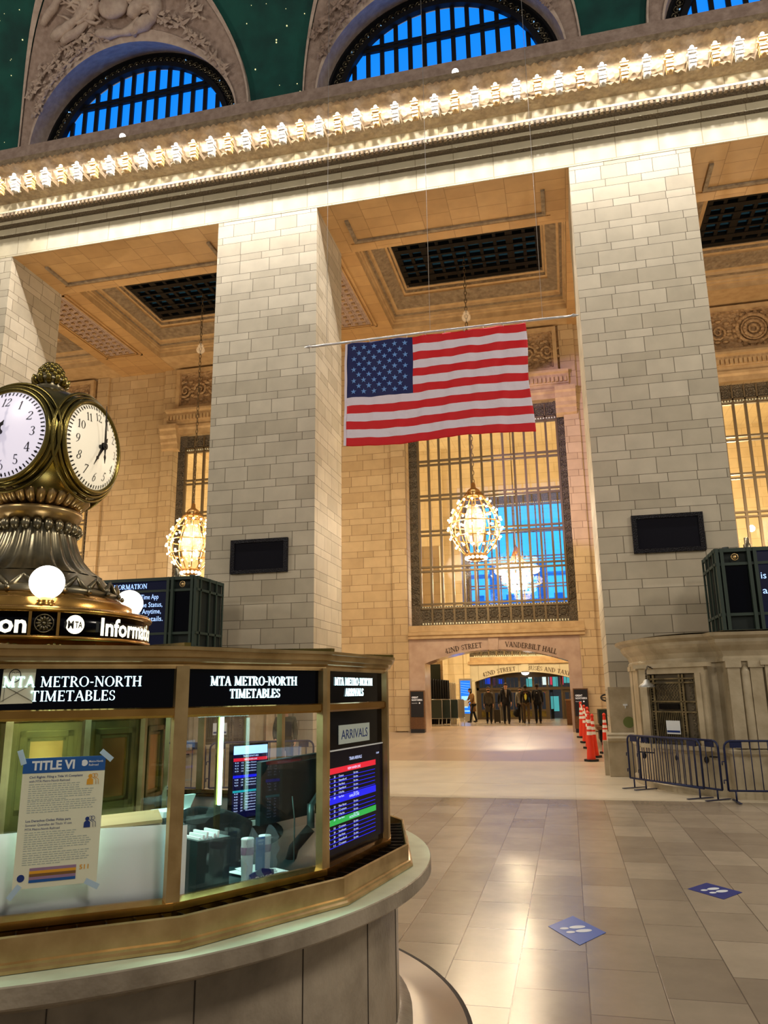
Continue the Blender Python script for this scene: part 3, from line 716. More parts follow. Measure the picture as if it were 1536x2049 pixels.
# ------------------------------------------------------------------ entablature and cornice
b = MB()
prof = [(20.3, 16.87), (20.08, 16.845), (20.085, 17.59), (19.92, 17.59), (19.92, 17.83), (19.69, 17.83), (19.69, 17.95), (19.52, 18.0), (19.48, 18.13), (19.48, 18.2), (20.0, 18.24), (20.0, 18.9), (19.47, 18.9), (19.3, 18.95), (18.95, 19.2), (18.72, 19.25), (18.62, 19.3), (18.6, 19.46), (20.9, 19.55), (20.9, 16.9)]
mi = [0, 0, 2, 0, 2, 0, 2, 2, 0, 0, 0, 1, 1, 1, 1, 1, 1, 1, 0, 0]  # undersides take the painted shade
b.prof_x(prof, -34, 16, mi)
struct(b, 'trim_entablature', ['smooth_stone', 'stone_cornice', 'stone_shade_dark'])
b = MB(); x = -33.
while x < 12:
    b.box(x, x+.08, 19.44, 19.56, 17.98, 18.08); x += .15
struct(b, 'trim_dentils', 'stone_cornice')
b = MB(); x = -33.            # hanging leaf edge below and above the lamps
while x < 12:
    b.add([(x, 19.44, 18.9), (x+.2, 19.44, 18.9), (x+.1, 19.42, 18.78), (x+.1, 19.5, 18.9)], [(0, 1, 2), (0, 2, 3), (1, 3, 2)])
    b.add([(x, 18.6, 19.3), (x+.2, 18.6, 19.3), (x+.1, 18.59, 19.2), (x+.1, 18.66, 19.3)], [(0, 1, 2), (0, 2, 3), (1, 3, 2)]); x += .2
struct(b, 'trim_leaf_edge', 'stone_cornice')

# vault with star points, lunettes
YV = lambda z: 20.6-.09*max(0, z-21.5)**2
ell = lambda z, a=4.4, h=5.8: a*sqrt(max(0, 1-((z-21.5)/h)**2)) if z > 21.5 else a
b = MB(); zs = [19.5+i*.45 for i in range(20)]
cs = [BAYX[0]-PITCHB]+BAYX+[BAYX[-1]+PITCHB]
for i in range(len(cs)-1):
    for j in range(len(zs)-1):
        z0, z1 = zs[j], zs[j+1]; w0, w1 = ell(z0)-.1, ell(z1)-.1
        b.grid(lambda u, v: ((cs[i]+w0+(cs[i+1]-cs[i]-2*w0)*u)*(1-v)+(cs[i]+w1+(cs[i+1]-cs[i]-2*w1)*u)*v, YV(z0+(z1-z0)*v)+.15, z0+(z1-z0)*v), 6, 1)
struct(b, 'ceiling_vault', 'vault_green')
b = MB()
for i in range(110):
    c = random.choice(cs[:-1]); z = random.uniform(21.4, 27); w = ell(z)+.2; x = random.uniform(c+w, c+PITCHB-w)
    y = YV(z)+.13; s = random.choice((.012, .018, .026)); b.ball((x, y, z), s, 6, 4)
b.build('star_lights', 'star_gold', label='tiny star points scattered over the green vault', cat='stars', kind='stuff')
b = MB(); b.prof_x([(20.3, 19.5), (20.3, 21.5), (20.75, 21.6)], -34, 16); struct(b, 'trim_attic', 'stone_pinkish')

def lunette(n, cx):
    b = MB(); N = 40
    W = cx
    def inner(t): return (cx+4.05*cos(t), 21.5+2.95*sin(t))
    def outer(t): return (cx+4.55*cos(t), 21.5+5.8*sin(t))
    rows = []
    for i in range(N+1):
        t = pi*i/N; a = inner(t); o = outer(t); rows.append([(a[0]+(o[0]-a[0])*k, a[1]+(o[1]-a[1])*k) for k in (0, .12, .35, .6, .88, 1)])
    for i in range(N):
        for k in range(5):
            q = [rows[i][k], rows[i+1][k], rows[i+1][k+1], rows[i][k+1]]
            off = .06 if k in (0, 4) else 0
            b.add([(x, YV(z)-off, z) for x, z in q], [(0, 1, 2, 3)], 1 if k in (1, 2, 3) else 0)
    for k, (fn, d) in enumerate(((inner, .7), (outer, .3))):
        for i in range(N):
            a, c = fn(pi*i/N), fn(pi*(i+1)/N)
            if k == 0:
                a2 = (cx+3.98*cos(pi*i/N), 21.45+3.95*sin(pi*i/N)); c2 = (cx+3.98*cos(pi*(i+1)/N), 21.45+3.95*sin(pi*(i+1)/N))
                b.add([(a[0], YV(a[1])-.06, a[1]), (c[0], YV(c[1])-.06, c[1]), (c2[0], 21.3, c2[1]), (a2[0], 21.3, a2[1])], [(0, 1, 2, 3)], 0)
            else:
                b.add([(a[0], YV(a[1])-.06, a[1]), (c[0], YV(c[1])-.06, c[1]), (c[0], YV(c[1])+d, c[1]), (a[0], YV(a[1])+d, a[1])], [(0, 1, 2, 3)], 0)
    for s in (-1, 1):
        xa, xb = sorted((cx+s*4.0, cx+s*4.55)); b.box(xa, xb, 20.5, 21.3, 19.4, 21.5, 0)
    struct(b, 'wall_lunette', ['stone_pale', 'stone_pinkish'])
    root = thing_struct('window_%d' % n)
    # glass with the dusk sky behind, heavy bars, ornamental arch band
    g = MB(); g.add([(cx, 21.5, 21.0)]+[(cx+3.5*cos(pi*i/N), 21.5, 21.4+3.45*sin(pi*i/N)) for i in range(N+1)]+[(cx-3.5, 21.5, 19.6), (cx+3.5, 21.5, 19.6)], [(0, i+1, i+2) for i in range(N)]+[(0, N+1, N+2, N+3, 1)])
    g.build('dusk_sky_pane', 'sky_pane', root)
    g = MB()
    rr = random.Random(n)
    x = -3.3
    while x < 3.2:
        w = rr.uniform(.5, 1.1); g.box(cx+x, cx+x+w, 21.47, 21.49, 19.6, 21.4+rr.uniform(.3, 1.1)); x += w+rr.uniform(0, .5)
    g.build('skyline', 'sky_building', root)
    f = MB()
    for i in range(N):
        t0, t1 = pi*i/N, pi*(i+1)/N
        for (r0, r1, y) in ((3.38, 3.56, 21.2), (3.9, 4.1, 21.2)):
            P = [(cx+r0*cos(t0), 21.4+r0*sin(t0)), (cx+r0*cos(t1), 21.4+r0*sin(t1)), (cx+r1*cos(t1), 21.4+r1*sin(t1)), (cx+r1*cos(t0), 21.4+r1*sin(t0))]
            f.poly(P, 0, .2, FY(21.4))
        P = [(cx+3.5*cos(t0), 21.4+3.5*sin(t0)), (cx+3.5*cos(t1), 21.4+3.5*sin(t1)), (cx+4.1*cos(t1), 21.4+4.1*sin(t1)), (cx+4.1*cos(t0), 21.4+4.1*sin(t0))]
        f.poly(P, 0, .05, FY(21.4))
    for s in (-1, 1): xa, xb = sorted((cx+s*3.4, cx+s*4.1)); f.box(xa, xb, 21.3, 21.42, 19.5, 21.4)
    f.build('arch_band', 'bronze_lunette', root)
    f = MB()
    for i in range(46):          # leaf pattern of the band; glowing dots added after it imitate sky through holes
        t = pi*(i+.5)/46; c = (cx+3.73*cos(t), 21.4+3.73*sin(t))
        f.tube([(c[0]+.12*cos(a*pi/3), 21.33, c[1]+.12*sin(a*pi/3)) for a in range(6)], .025, 4, 0, closed=True)
        f.ball((c[0], 21.33, c[1]), .06, 6, 4)
    f.build('band_leaves', 'bronze_pewter', root)
    f = MB()
    for i in range(17):
        t = pi*rr.random(); r = rr.uniform(3.62, 3.85); f.ball((cx+r*cos(t), 21.34, 21.4+r*sin(t)), .03, 5, 3)
    f.build('band_glow_dots', 'kiosk_light', root)  # glowing beads put in for sky light through the band
    f = MB(); nb = 14
    for i in range(1, nb):
        x = -3.45+6.9*i/nb; zt = 21.4+sqrt(max(0, 3.42**2-x*x)); f.box(cx+x-.075, cx+x+.075, 21.36, 21.44, 19.5, zt)
    zb = 23.62; hw = sqrt(3.45**2-(zb-21.4)**2); f.box(cx-hw, cx+hw, 21.32, 21.42, zb-.12, zb); f.box(cx-hw, cx+hw, 21.32, 21.42, zb+.05, zb+.14)
    f.build('window_bars', 'bronze_lunette', root)
lunette(6, BAYX[1]); lunette(7, BAYX[2]); lunette(8, BAYX[3])

# carved relief over the lunettes: globe, draped wings and oak branches
def carved(cx, m, lab):
    b = MB(); rr = random.Random(3)
    P = lambda u, z, d=0: (cx+u, YV(z)-.1-d, z)
    b.ball(P(-.05, 25.35, .1), .52, 16, 10, 0, (1.1, .55, .95)); b.tube([P(-.5+1.0*i/8, 25.42-.0*i, .42) for i in range(9)], .05, 6)
    for (pts, r) in [([(-2.6, 24.9), (-1.9, 25.1), (-1.2, 25.45), (-.6, 25.9), (-.2, 26.3)], .2), ([(-2.3, 24.75), (-1.5, 24.95), (-.9, 25.3), (-.5, 25.6)], .16),
                     ([(.5, 25.0), (1.0, 25.3), (1.5, 25.2), (1.3, 24.85), (.8, 24.7), (.3, 24.6)], .24), ([(.3, 25.8), (.9, 25.9), (1.5, 25.6), (1.7, 25.2)], .2),
                     ([(-.9, 24.75), (-.3, 24.65), (.4, 24.7), (1.0, 24.95)], .18), ([(-2.9, 25.3), (-2.1, 25.75), (-1.3, 26.1)], .14), ([(1.4, 26.2), (.9, 25.6), (.6, 25.1)], .13)]:
        pp = []
        for i in range(len(pts)-1):
            for q in range(4):
                t = q/4; pp.append(P(pts[i][0]*(1-t)+pts[i+1][0]*t, pts[i][1]*(1-t)+pts[i+1][1]*t, .08+.05*sin(i*2+q)))
        b.tube(pp, [r*(.55+.5*abs(sin(i*.5+.4))) for i in range(len(pp))], 7)
    for i in range(26):       # fine folds of the drapery
        a = rr.uniform(-.4, .9) if i % 2 else rr.uniform(2.2, 3.6); r0 = rr.uniform(.5, .8); x0_, z0_ = -.05+r0*cos(a), 25.3+r0*.7*sin(a); dx = (1 if cos(a) > 0 else -1)*rr.uniform(.5, 1.5); dz = rr.uniform(-.4, .6)
        b.tube([P(x0_+dx*t/6, z0_+dz*t/6+.12*sin(t*1.1+i), .12+.03*sin(t)) for t in range(7)], [.03, .06, .075, .07, .06, .045, .02], 5)
    def branch(path, nleaf):
        for i in range(nleaf):
            t = i/nleaf*(len(path)-1); k = int(t); f = t-k
            x = path[k][0]*(1-f)+path[k+1][0]*f+rr.uniform(-.16, .16); z = path[k][1]*(1-f)+path[k+1][1]*f+rr.uniform(-.16, .16)
            a = rr.uniform(0, 2*pi); L_ = rr.uniform(.12, .26)
            c = P(x, z, .06); dx, dz = cos(a)*L_, sin(a)*L_
            b.add([(c[0]-dz*.32, c[1], c[2]+dx*.32), (c[0]+dx, c[1]-.06, c[2]+dz), (c[0]+dz*.32, c[1], c[2]-dx*.32), (c[0]-dx*.4, c[1]-.04, c[2]-dz*.4), (c[0], c[1]-.09, c[2])],
                  [(0, 1, 4), (1, 2, 4), (2, 3, 4), (3, 0, 4)])
        b.tube([P(x, z, .03) for x, z in path], .05, 5)
    branch([(-.3, 24.75), (-1.3, 24.6), (-2.3, 24.2), (-3.2, 23.6), (-3.9, 22.7)], 120)
    branch([(-1.0, 24.9), (-2.4, 24.6), (-3.5, 23.9), (-4.05, 23.3)], 60)
    branch([(.4, 24.7), (1.4, 24.9), (2.3, 24.5), (3.1, 23.7), (3.7, 22.8)], 110)
    branch([(1.2, 25.3), (1.9, 25.6), (2.6, 25.2), (3.0, 24.6)], 60)
    branch([(-.6, 25.9), (0, 26.3), (.7, 26.2), (1.2, 25.9)], 40)
    o = b.build('carved_relief', m, label=lab, cat='carving', origin=(cx, 20.4, 24))
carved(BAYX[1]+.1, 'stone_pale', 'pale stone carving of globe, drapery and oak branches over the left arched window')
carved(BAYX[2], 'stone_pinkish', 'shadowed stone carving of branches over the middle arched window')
# ================================================================== CORNICE LAMPS
def make_cornice_lamp(x, warm):
    y, z = 18.95, 18.86
    root = thing('cornice_lamp', '', 'lamp', (x, y, z), group='lamps along the cornice, %s bulbs' % ('warm' if warm else 'white'))
    b = MB(); m = 'fixture_warm' if warm else 'fixture_white'
    bk = MB(); bk.box(-.09, .09, .12, .5, -.12, .02); bk.box(-.08, .08, .1, .3, .0, .3); bk.build('wall_arm', 'stone_cornice', root); b.box(-.085, .085, -.08, .1, -.4, -.08); b.box(-.1, .1, -.11, .1, -.3, -.26); b.box(-.1, .1, -.11, .1, -.18, -.14); b.ball((0, -.04, -.4), .085, 8, 5, 0, (1, 1, .6)); b.box(-.12, .12, -.1, .1, -.08, -.04); b.box(-.1, .1, -.16, .05, -.04, .02); b.box(-.115, .115, -.2, 0, .02, .05)
    for s in (-1, 1): b.ball((s*.12, -.06, -.02), .045, 6, 4)
    b.build('bracket', m, root)
    s_ = MB(); s_.lathe([(.0, .05), (.05, .05), (.05, .09), (.035, .11)], 8, (0, -.12)); s_.build('socket', 'brass', root)
    g = MB(); g.ball((0, -.12, .15), .055, 10, 8); g.build('bulb', 'bulb_warm' if warm else 'bulb_white', root)
    return root
ordn = lambda n: '%d%s' % (n, 'th' if 10 < n % 100 < 14 else {1: 'st', 2: 'nd', 3: 'rd'}.get(n % 10, 'th'))
lw, lc = make_cornice_lamp(-16.9, True), make_cornice_lamp(-16.9+.592, False)
LAMPS = []
k = 0; x = -17.5
while x < 7.4:
    src = lw if k % 2 == 0 else lc
    if k == 0: lw.location.x = x; o = lw
    elif k == 1: lc.location.x = x; o = lc
    else: o = dup(src, (x, 18.95, 18.86))
    LAMPS.append((o, x)); x += .592; k += 1
nL = len(LAMPS)
for k, (o, x) in enumerate(LAMPS):
    wd = 'warm' if k % 2 == 0 else 'white'
    bay = min(range(4), key=lambda i: abs(BAYX[i]-x)); rel = x-BAYX[bay]
    where = {1: 'above the left opening', 2: 'above the middle opening with the flag', 3: 'towards the right opening'}.get(bay, 'far left')
    o['label'] = '%s bulb on a bracket, %s from the left in the cornice row' % (wd, ordn(k+1))
    o['group'] = 'bare bulbs along the cornice'
    col = (1.0, .96, .90) if k % 2 == 0 else (1.0, .98, .98)
    d = bpy.data.lights.new('bulb_light', 'SPOT'); d.energy = E_CORN*2.6; d.color = lin(col); d.spot_size = radians(156); d.spot_blend = .3; d.shadow_soft_size = .05
    q = bpy.data.objects.new('bulb_light', d); q.location = (x, 18.5, 18.95); q.rotation_euler = (radians(34), 0, 0); COL.objects.link(q)

for x, nm in ((-12.9, 'left'), (-2.05, 'middle')):
    root = thing('cornice_globe', 'small white globe lamp on top of the cornice in front of the %s arched window' % nm, 'lamp', (x, 18.8, 19.47))
    MB().lathe([(.05, 0), (.04, .06), (.02, .1)], 10).build('stem', 'bronze_pewter', root); MB().ball((0, 0, .19), .1, 14, 10).build('globe', 'bulb_globe', root)
# ================================================================== PENDANT CHANDELIERS
def chandelier(x, y, zt, zc, label, group):
    root = thing('pendant_chandelier', label, 'chandelier', (x, y, 0), group=group)
    H = 1.15; z0 = zc
    RP = lambda t: .26+.62*sin(pi*min(1, max(0, t))**.9)     # t: 0 bottom, 1 top
    zz = lambda t: z0-H+2*H*t
    b = MB(); zz0 = z0+H+.35; n = int((zt-zz0)/.16)
    for i in range(n):
        z = zz0+i*.16; a = (i % 2)*pi/2
        b.tube([(.045*cos(q*pi/4)*cos(a), .045*cos(q*pi/4)*sin(a), z+.08+.1*sin(q*pi/4)) for q in range(8)], .014, 4, closed=True)
    b.build('chain', 'bronze_bar', root)
    b = MB(); b.ball((0, 0, zt-2.6), .17, 12, 8); b.lathe([(.02, zt-2.5), (.12, zt-2.42), (.03, zt-2.3)], 10); b.build('chain_ball', 'crystal', root)
    b = MB(); b.lathe([(.02, z0+H+.4), (.07, z0+H+.36), (.09, z0+H+.2), (.2, z0+H+.12), (.26, z0+H+.02), (.22, z0+H-.06), (.3, z0+H-.1)], 16); b.build('crown', 'gilt', root)
    for k in range(12):
        a = k*pi/6; r = MB(); r.tube([(RP(t/12)*cos(a), RP(t/12)*sin(a), zz(t/12)) for t in range(13)], .022, 5)
        r.build('rib', 'gilt', root)
    b = MB()
    for t in (.04, .3, .52, .74, .93): b.lathe([(RP(t)-.02, zz(t)-.02), (RP(t)+.02, zz(t)-.02), (RP(t)+.02, zz(t)+.02), (RP(t)-.02, zz(t)+.02)], 24)
    b.lathe([(.1, z0-H-.12), (.3, z0-H-.06), (.36, z0-H+.04), (.3, z0-H+.1)], 16); b.build('rings', 'gilt', root)
    b = MB(); b.lathe([(.12, z0-.75), (.3, z0-.5), (.4, z0), (.3, z0+.45), (.1, z0+.75)], 16); b.build('crystal_core', 'crystal', root)
    me = None
    for t, cnt in ((.16, 12), (.3, 14), (.44, 16), (.58, 16), (.72, 14), (.86, 12)):
        for k in range(cnt):
            a = 2*pi*(k+.5*(int(t*100) % 2))/cnt; r = RP(t)+.07
            if me is None:
                o = MB().ball((0, 0, 0), .043, 8, 6).build('bulb', 'bulb_warm', root); me = o.data
            else:
                o = bpy.data.objects.new('bulb', me); COL.objects.link(o); o.parent = root
            o.location = (r*cos(a), r*sin(a), zz(t))
    b = MB()
    for k in range(14): a = k*pi/7; b.ball((.34*cos(a), .34*sin(a), z0-H-.02), .06, 8, 5)
    b.build('lower_lights', 'bulb_warm', root)
    return root
chandelier(-13.6, 26.1, 18.2, 7.66, 'glowing globe chandelier on a long chain in the left opening beside the clock', 'pendant chandeliers')
chandelier(-2.82, 26.1, 18.2, 7.66, 'glowing globe chandelier on a chain in the middle opening below the flag', 'pendant chandeliers')
root = thing('tiered_chandelier', 'blurred tiered chandelier glowing behind the panes of the middle window', 'chandelier', (-2.2, 39.5, 0))
b = MB(); b.tube([(0, 0, 9.2), (0, 0, 17)], .03, 6); b.build('hanging_rod', 'bronze_bar', root)
b = MB()
for i in range(16):
    a = i*pi/8; b.tube([(0.05*cos(a), .05*sin(a), 9.3), (.3*cos(a), .3*sin(a), 8.6), (1.1*cos(a), 1.1*sin(a), 8.0)], .02, 4)
b.lathe([(.06, 9.3), (.14, 9.1), (.06, 8.9)], 10); b.build('frame', 'gilt', root)
for r, z in ((1.1, 8.0), (.75, 7.55), (.42, 7.15)):
    b = MB(); b.lathe([(r, z-.07), (r+.06, z), (r, z+.07), (r-.06, z), (r, z-.07)], 32)
    for k in range(int(r*26)): a = 2*pi*k/int(r*26); b.ball((r*cos(a), r*sin(a), z+.15), .07, 6, 5)
    b.build('light_tier', 'bulb_warm', root)

# ================================================================== FLAG
FX, FYY, FZ, FW, FH = -4.83, 17.0, 10.5, 4.4, 2.68
def fsurf(u, v, d=0):
    """u 0..1 from the hoist, v 0..1 downwards"""
    x = FX+FW*u-.03*v*(1-u)+.02*sin(v*9)*u+(.08*v**3 if u > .97 else 0)
    z = FZ-FH*v*(1+.012*sin(u*7))+.008*sin(u*31)*(1-v)-.02*sin(pi*u)*v
    y = FYY-.05-.03*sin(u*9+v*2)*(.3+.7*v)-.012*sin(u*46+9*v)-.014*sin(u*27-v*22)-.006*sin(u*90+v*9)-d
    return (x, y, z)
root = thing('american_flag', 'large striped flag with stars hanging from a horizontal pole between the piers', 'flag', (FX+FW/2, FYY, FZ))
O_ = Vector(root.location)
def fl(u, v, d=0): return tuple(Vector(fsurf(u, v, d))-O_)
b = MB()
def fm(i, j):
    s = int(j/78*13)
    if s < 7 and i/130 < .375: return 2
    return 0 if s % 2 == 0 else 1
b.grid(fl, 130, 78, mfn=fm); fo = b.build('cloth', ['flag_red', 'flag_white', 'flag_blue'], root)
sm = fo.modifiers.new('thickness', 'SOLIDIFY'); sm.thickness = .006
b = MB()
for r in range(9):
    for c in range(6 if r % 2 == 0 else 5):
        u = .375*(.11+.156*(c+(0 if r % 2 == 0 else .5))); v = (7/13)*(.1+.1*r); R_ = .075
        pts = []
        for k in range(10):
            a = pi/2+k*pi/5; q = R_*(1 if k % 2 == 0 else .4); pts.append((u+q*cos(a)/FW, v-q*sin(a)/FH))
        b.add([fl(u, v, .014)]+[fl(a_, c_, .012) for a_, c_ in pts], [(0, 1+k, 1+(k+1) % 10) for k in range(10)])
b.build('stars', 'flag_star', root, label='fifty pale blue stars')
b = MB(); b.grid(lambda u, v: fl(-.012+.014*u, v, .01), 1, 40); b.build('hoist_band', 'flag_white', root)
b = MB(); b.tube([(x, 0, .07+.02*sin((x+3)/6*pi)) for x in [-3.15+i*.4 for i in range(17)]], .03, 8)
b.build('pole', 'pole_silver', root)
b = MB()
for s, x in ((-1, -3.15), (1, 3.27)): b.lathe([(0, 0), (.05, .08), (.0, .24)], 6); 
b = MB()
for s, x in ((-1, -3.15), (1, 3.25)): b.tube([(x, 0, .075), (x+s*.06, 0, .075), (x+s*.2, 0, .075)], [.022, .05, .004], 6)
b.build('finials', 'pole_silver', root)
b = MB()
for i in range(10):
    x = -2.1+i*.47; b.tube([(x, 0, .1), (x, -.03, .05), (x+.02, -.04, -.02)], .01, 4)
b.build('ties', 'pole_silver', root)
b = MB()
for x in (-2.75, -.1, 2.6): b.tube([(x, 0, .09), (x, .1, 14.5)], .006, 4)
b.build('suspension_wires', 'pole_silver', root)

# ================================================================== PLAQUES ON THE PIERS
for xa, xb, nm in ((-9.2, -7.47, 'middle pier left of the flag'), (1.84, 3.56, 'right pier')):
    root = thing('display_panel', 'dark rectangular framed panel mounted high on the %s' % nm, 'panel', ((xa+xb)/2, YF, 5.35))
    w = (xb-xa)/2
    MB().box(-w+.12, w-.12, -.06, .0, .1, .88).build('screen', 'plaque_dark', root)
    b = MB(); b.box(-w, w, -.09, 0, 0, .1); b.box(-w, w, -.09, 0, .88, .98); b.box(-w, -w+.12, -.09, 0, .1, .88); b.box(w-.12, w, -.09, 0, .1, .88)
    b.build('frame', 'plaque_frame', root)

# ================================================================== TICKET OFFICES WITH DEPARTURE BOARDS
def office_path(s, cx0):
    """plan outline from the pier corner round the curve and along the front; s=+1 right hand office"""
    pts = [(0, 19.2)]
    for i in range(9):
        a = i/8*pi/2; pts.append((1.4*(1-cos(a)), 18.9-2.5*sin(a)))
    pts.append((1.46, 16.3)); pts.append((1.5, 16.05)); pts.append((11, 16.05))
    return [(cx0+s*x, y) for x, y in pts]
def office(s, cx0, lab):
    root = thing('ticket_office', lab, 'ticket booth', (cx0+s*4, 18, 0))
    O = Vector((cx0+s*4, 18, 0))
    path = office_path(s, cx0)
    if s < 0: path = path[::-1]
    path = [(x-O.x, y-O.y) for x, y in path]
    def sw(prof, name, m):
        b = MB(); b.sweep(path, prof, closed=False); return b.build(name, m, root)
    sw([(-.3, 0), (.12, 0), (.12, .12), (.06, .16), (.06, .75), (.1, .8), (.1, .86), (-.02, .9)], 'dado', 'ticket_marble')
    sw([(0, .88), (0, 2.52)], 'wall', 'ticket_marble')
    sw([(0, 2.5), (.05, 2.5), (.05, 2.56), (.02, 2.6), (.06, 2.7), (.16, 2.8), (.2, 2.86), (.2, 2.92), (.3, 2.98), (.33, 3.04), (-.8, 3.1)], 'cornice', 'ticket_marble')
    P = [p for p in path]
    P2 = P if s > 0 else P[::-1]
    top = MB(); top.add([(x, y, 3.09) for x, y in P2]+[(P2[-1][0], 2.0, 3.09)], [tuple(range(len(P2)+1))]); top.build('roof_slab', 'ticket_marble', root)
    def at(px, d):       # frame on the path segment with index px
        a, c = Vector((*P2[px], 0)), Vector((*P2[px+1], 0)); t = (c-a).normalized()*(1 if s > 0 else -1); n = Vector((t.y, -t.x, 0)); return frame((a+c)/2+n*d, t, n), (c-a).length
    def win(F, name_lab):
        w = MB(); 
        for (u0, u1, v0, v1, d) in ((-.62, .62, 2.3, 2.42, .1), (-.62, -.5, .9, 2.3, .1), (.5, .62, .9, 2.3, .1), (-.7, .7, 2.42, 2.5, .14), (-.55, -.46, .9, 2.3, .13), (.46, .55, .9, 2.3, .13), (-.62, .62, .84, .92, .22)):
            w.box(u0, u1, -.02, d, v0, v1, 0, lambda x, y, z: F(x, z, y))
        fr = w.build('window_surround', 'ticket_marble', root)
        MB().box(-.5, .5, 0, .03, .9, 2.3, 0, lambda x, y, z: F(x, z, y)).build('painted_recess', 'painted_recess', fr)  # flat panel with the recess shade put into its colour
        g = MB(); B = lambda u0, u1, v0, v1, d=.07: g.box(u0, u1, .035, d, v0, v1, 0, lambda x, y, z: F(x, z, y))
        for u in (-.44, -.36, .14, .2, .42): B(u-.018, u+.018, .92, 2.28)
        for v in (.95, 1.05, 1.55, 1.75, 2.2, 2.12): B(-.45, .45, v-.015, v+.015)
        for i in range(13): u = -.32+i*.035; B(u-.005, u+.005, 1.06, 1.54, .06)
        for i in range(8):                 # diamond lattice
            u = -.33+i*.055; g.bar(F(u, 1.77, .05), F(u+.09, 1.9, .05), .008); g.bar(F(u+.09, 1.77, .05), F(u, 1.9, .05), .008); g.bar(F(u, 1.9, .05), F(u+.09, 2.03, .05), .008); g.bar(F(u+.09, 1.9, .05), F(u, 2.03, .05), .008); g.bar(F(u, 2.03, .05), F(u+.09, 2.12, .05), .008)
        for i in range(12):
            for u in (-.4, .17, .34): g.tube([F(u+.03*cos(a*pi/3), 1.0+i*.105+.03*sin(a*pi/3), .06) for a in range(6)], .008, 4, closed=True)
        g.build('grille', 'bronze_pewter', fr)
        h = MB(); h.box(-.28, .1, .07, .09, 1.6, 1.71, 0, lambda x, y, z: F(x, z, y)); h.build('name_plate', 'black_panel', fr)
        h = MB(); h.box(-.18, .08, .07, .075, 1.12, 1.38, 0, lambda x, y, z: F(x, z, y)); h.build('notice', 'paper', fr)
        h = MB(); h.box(-.17, .07, .075, .08, 1.15, 1.19, 0, lambda x, y, z: F(x, z, y)); h.build('notice_band', 'poster_navy', fr)
        return fr
    a, c = Vector((*P2[4], 0)), Vector((*P2[9], 0)); t = (c-a).normalized()*s; n = Vector((t.y, -t.x, 0))
    FW_ = frame((a+c)/2+n*.27, t, n); win(lambda u, v, d=0: FW_(u*1.25, v, d), '')
    for q in (1.3, 3.9): 
        x = P2[-2][0]+s*q; win(frame((x, P2[-1][1], 0), (1, 0, 0), (0, -1, 0)), '')
    # pilasters and the rounded niche between the windows
    for q in (.02, .42, 2.1, 2.5, 4.6):
        b = MB(); x = P2[-2][0]+s*q; x0, x1 = sorted((x, x+s*.22)); b.box(x0, x1, P2[-1][1]-.07, P2[-1][1], .9, 2.4); b.box(x0-.03, x1+.03, P2[-1][1]-.1, P2[-1][1], 2.38, 2.5); b.build('pilaster', 'ticket_marble', root)
        if q in (.02, 2.1): MB().lathe([(.085, .9), (.085, 2.3), (.06, 2.38), (0, 2.44)], 12, (x+s*.32, P2[-1][1]-.01)).build('half_column', 'ticket_marble', root)
    for i in (1, 2):
        b = MB()
        aa, cc = Vector((*P2[i], 0)), Vector((*P2[i+1], 0)); tt = (cc-aa).normalized()*s; nn = Vector((tt.y, -tt.x, 0)); F = frame((aa+cc)/2, tt, nn); w = (cc-aa).length/2*.8
        b.box(-w, w, -.02, .07, .9, 2.4, 0, lambda x, y, z: F(x, z, y)); b.box(-w-.02, w+.02, -.02, .1, 2.4, 2.5, 0, lambda x, y, z: F(x, z, y)); b.build('pilaster', 'ticket_marble', root)
    # hooded lamp beside the first window
    F = frame((a+c)/2+n*.27, t, n)
    l = MB(); l.tube([F(-.42, 2.42, .1), F(-.42, 2.46, .25), F(-.42, 2.36, .32), F(-.42, 2.2, .32)], .018, 6); arm = l.build('lamp_arm', 'bronze_dark', root)
    l = MB(); c0 = F(-.42, 2.1, .32); l.lathe([(.02, c0[2]+.1), (.05, c0[2]+.08), (.07, c0[2]+.03), (.15, c0[2]-.02), (.16, c0[2]-.06)], 14, (c0[0], c0[1])); l.build('lamp_hood', 'galv_steel', arm)
    # brackets with lamps / card readers under the sill
    for i, u in enumerate((-1.5, -.9, 0, .9)):
        pass
    for q in (-.9, -.1, .55):
        b = MB(); p0 = Vector(((a+c)/2).to_tuple())+t*q+n*.2; b.bar((p0.x-.2*t.x, p0.y-.2*t.y, .72), (p0.x+.2*t.x, p0.y+.2*t.y, .72), .025); b.ball((p0.x+n.x*.06, p0.y+n.y*.06, .66), .045, 8, 6, 0, (1, 1, 1.5)); b.build('sill_hook', 'scaled_dark', root)
    return root
office(1, 1.45, 'curved marble ticket office in front of the right pier with barred windows')
office(-1, -7.15, 'marble ticket office in front of the middle pier half hidden by the information booth')

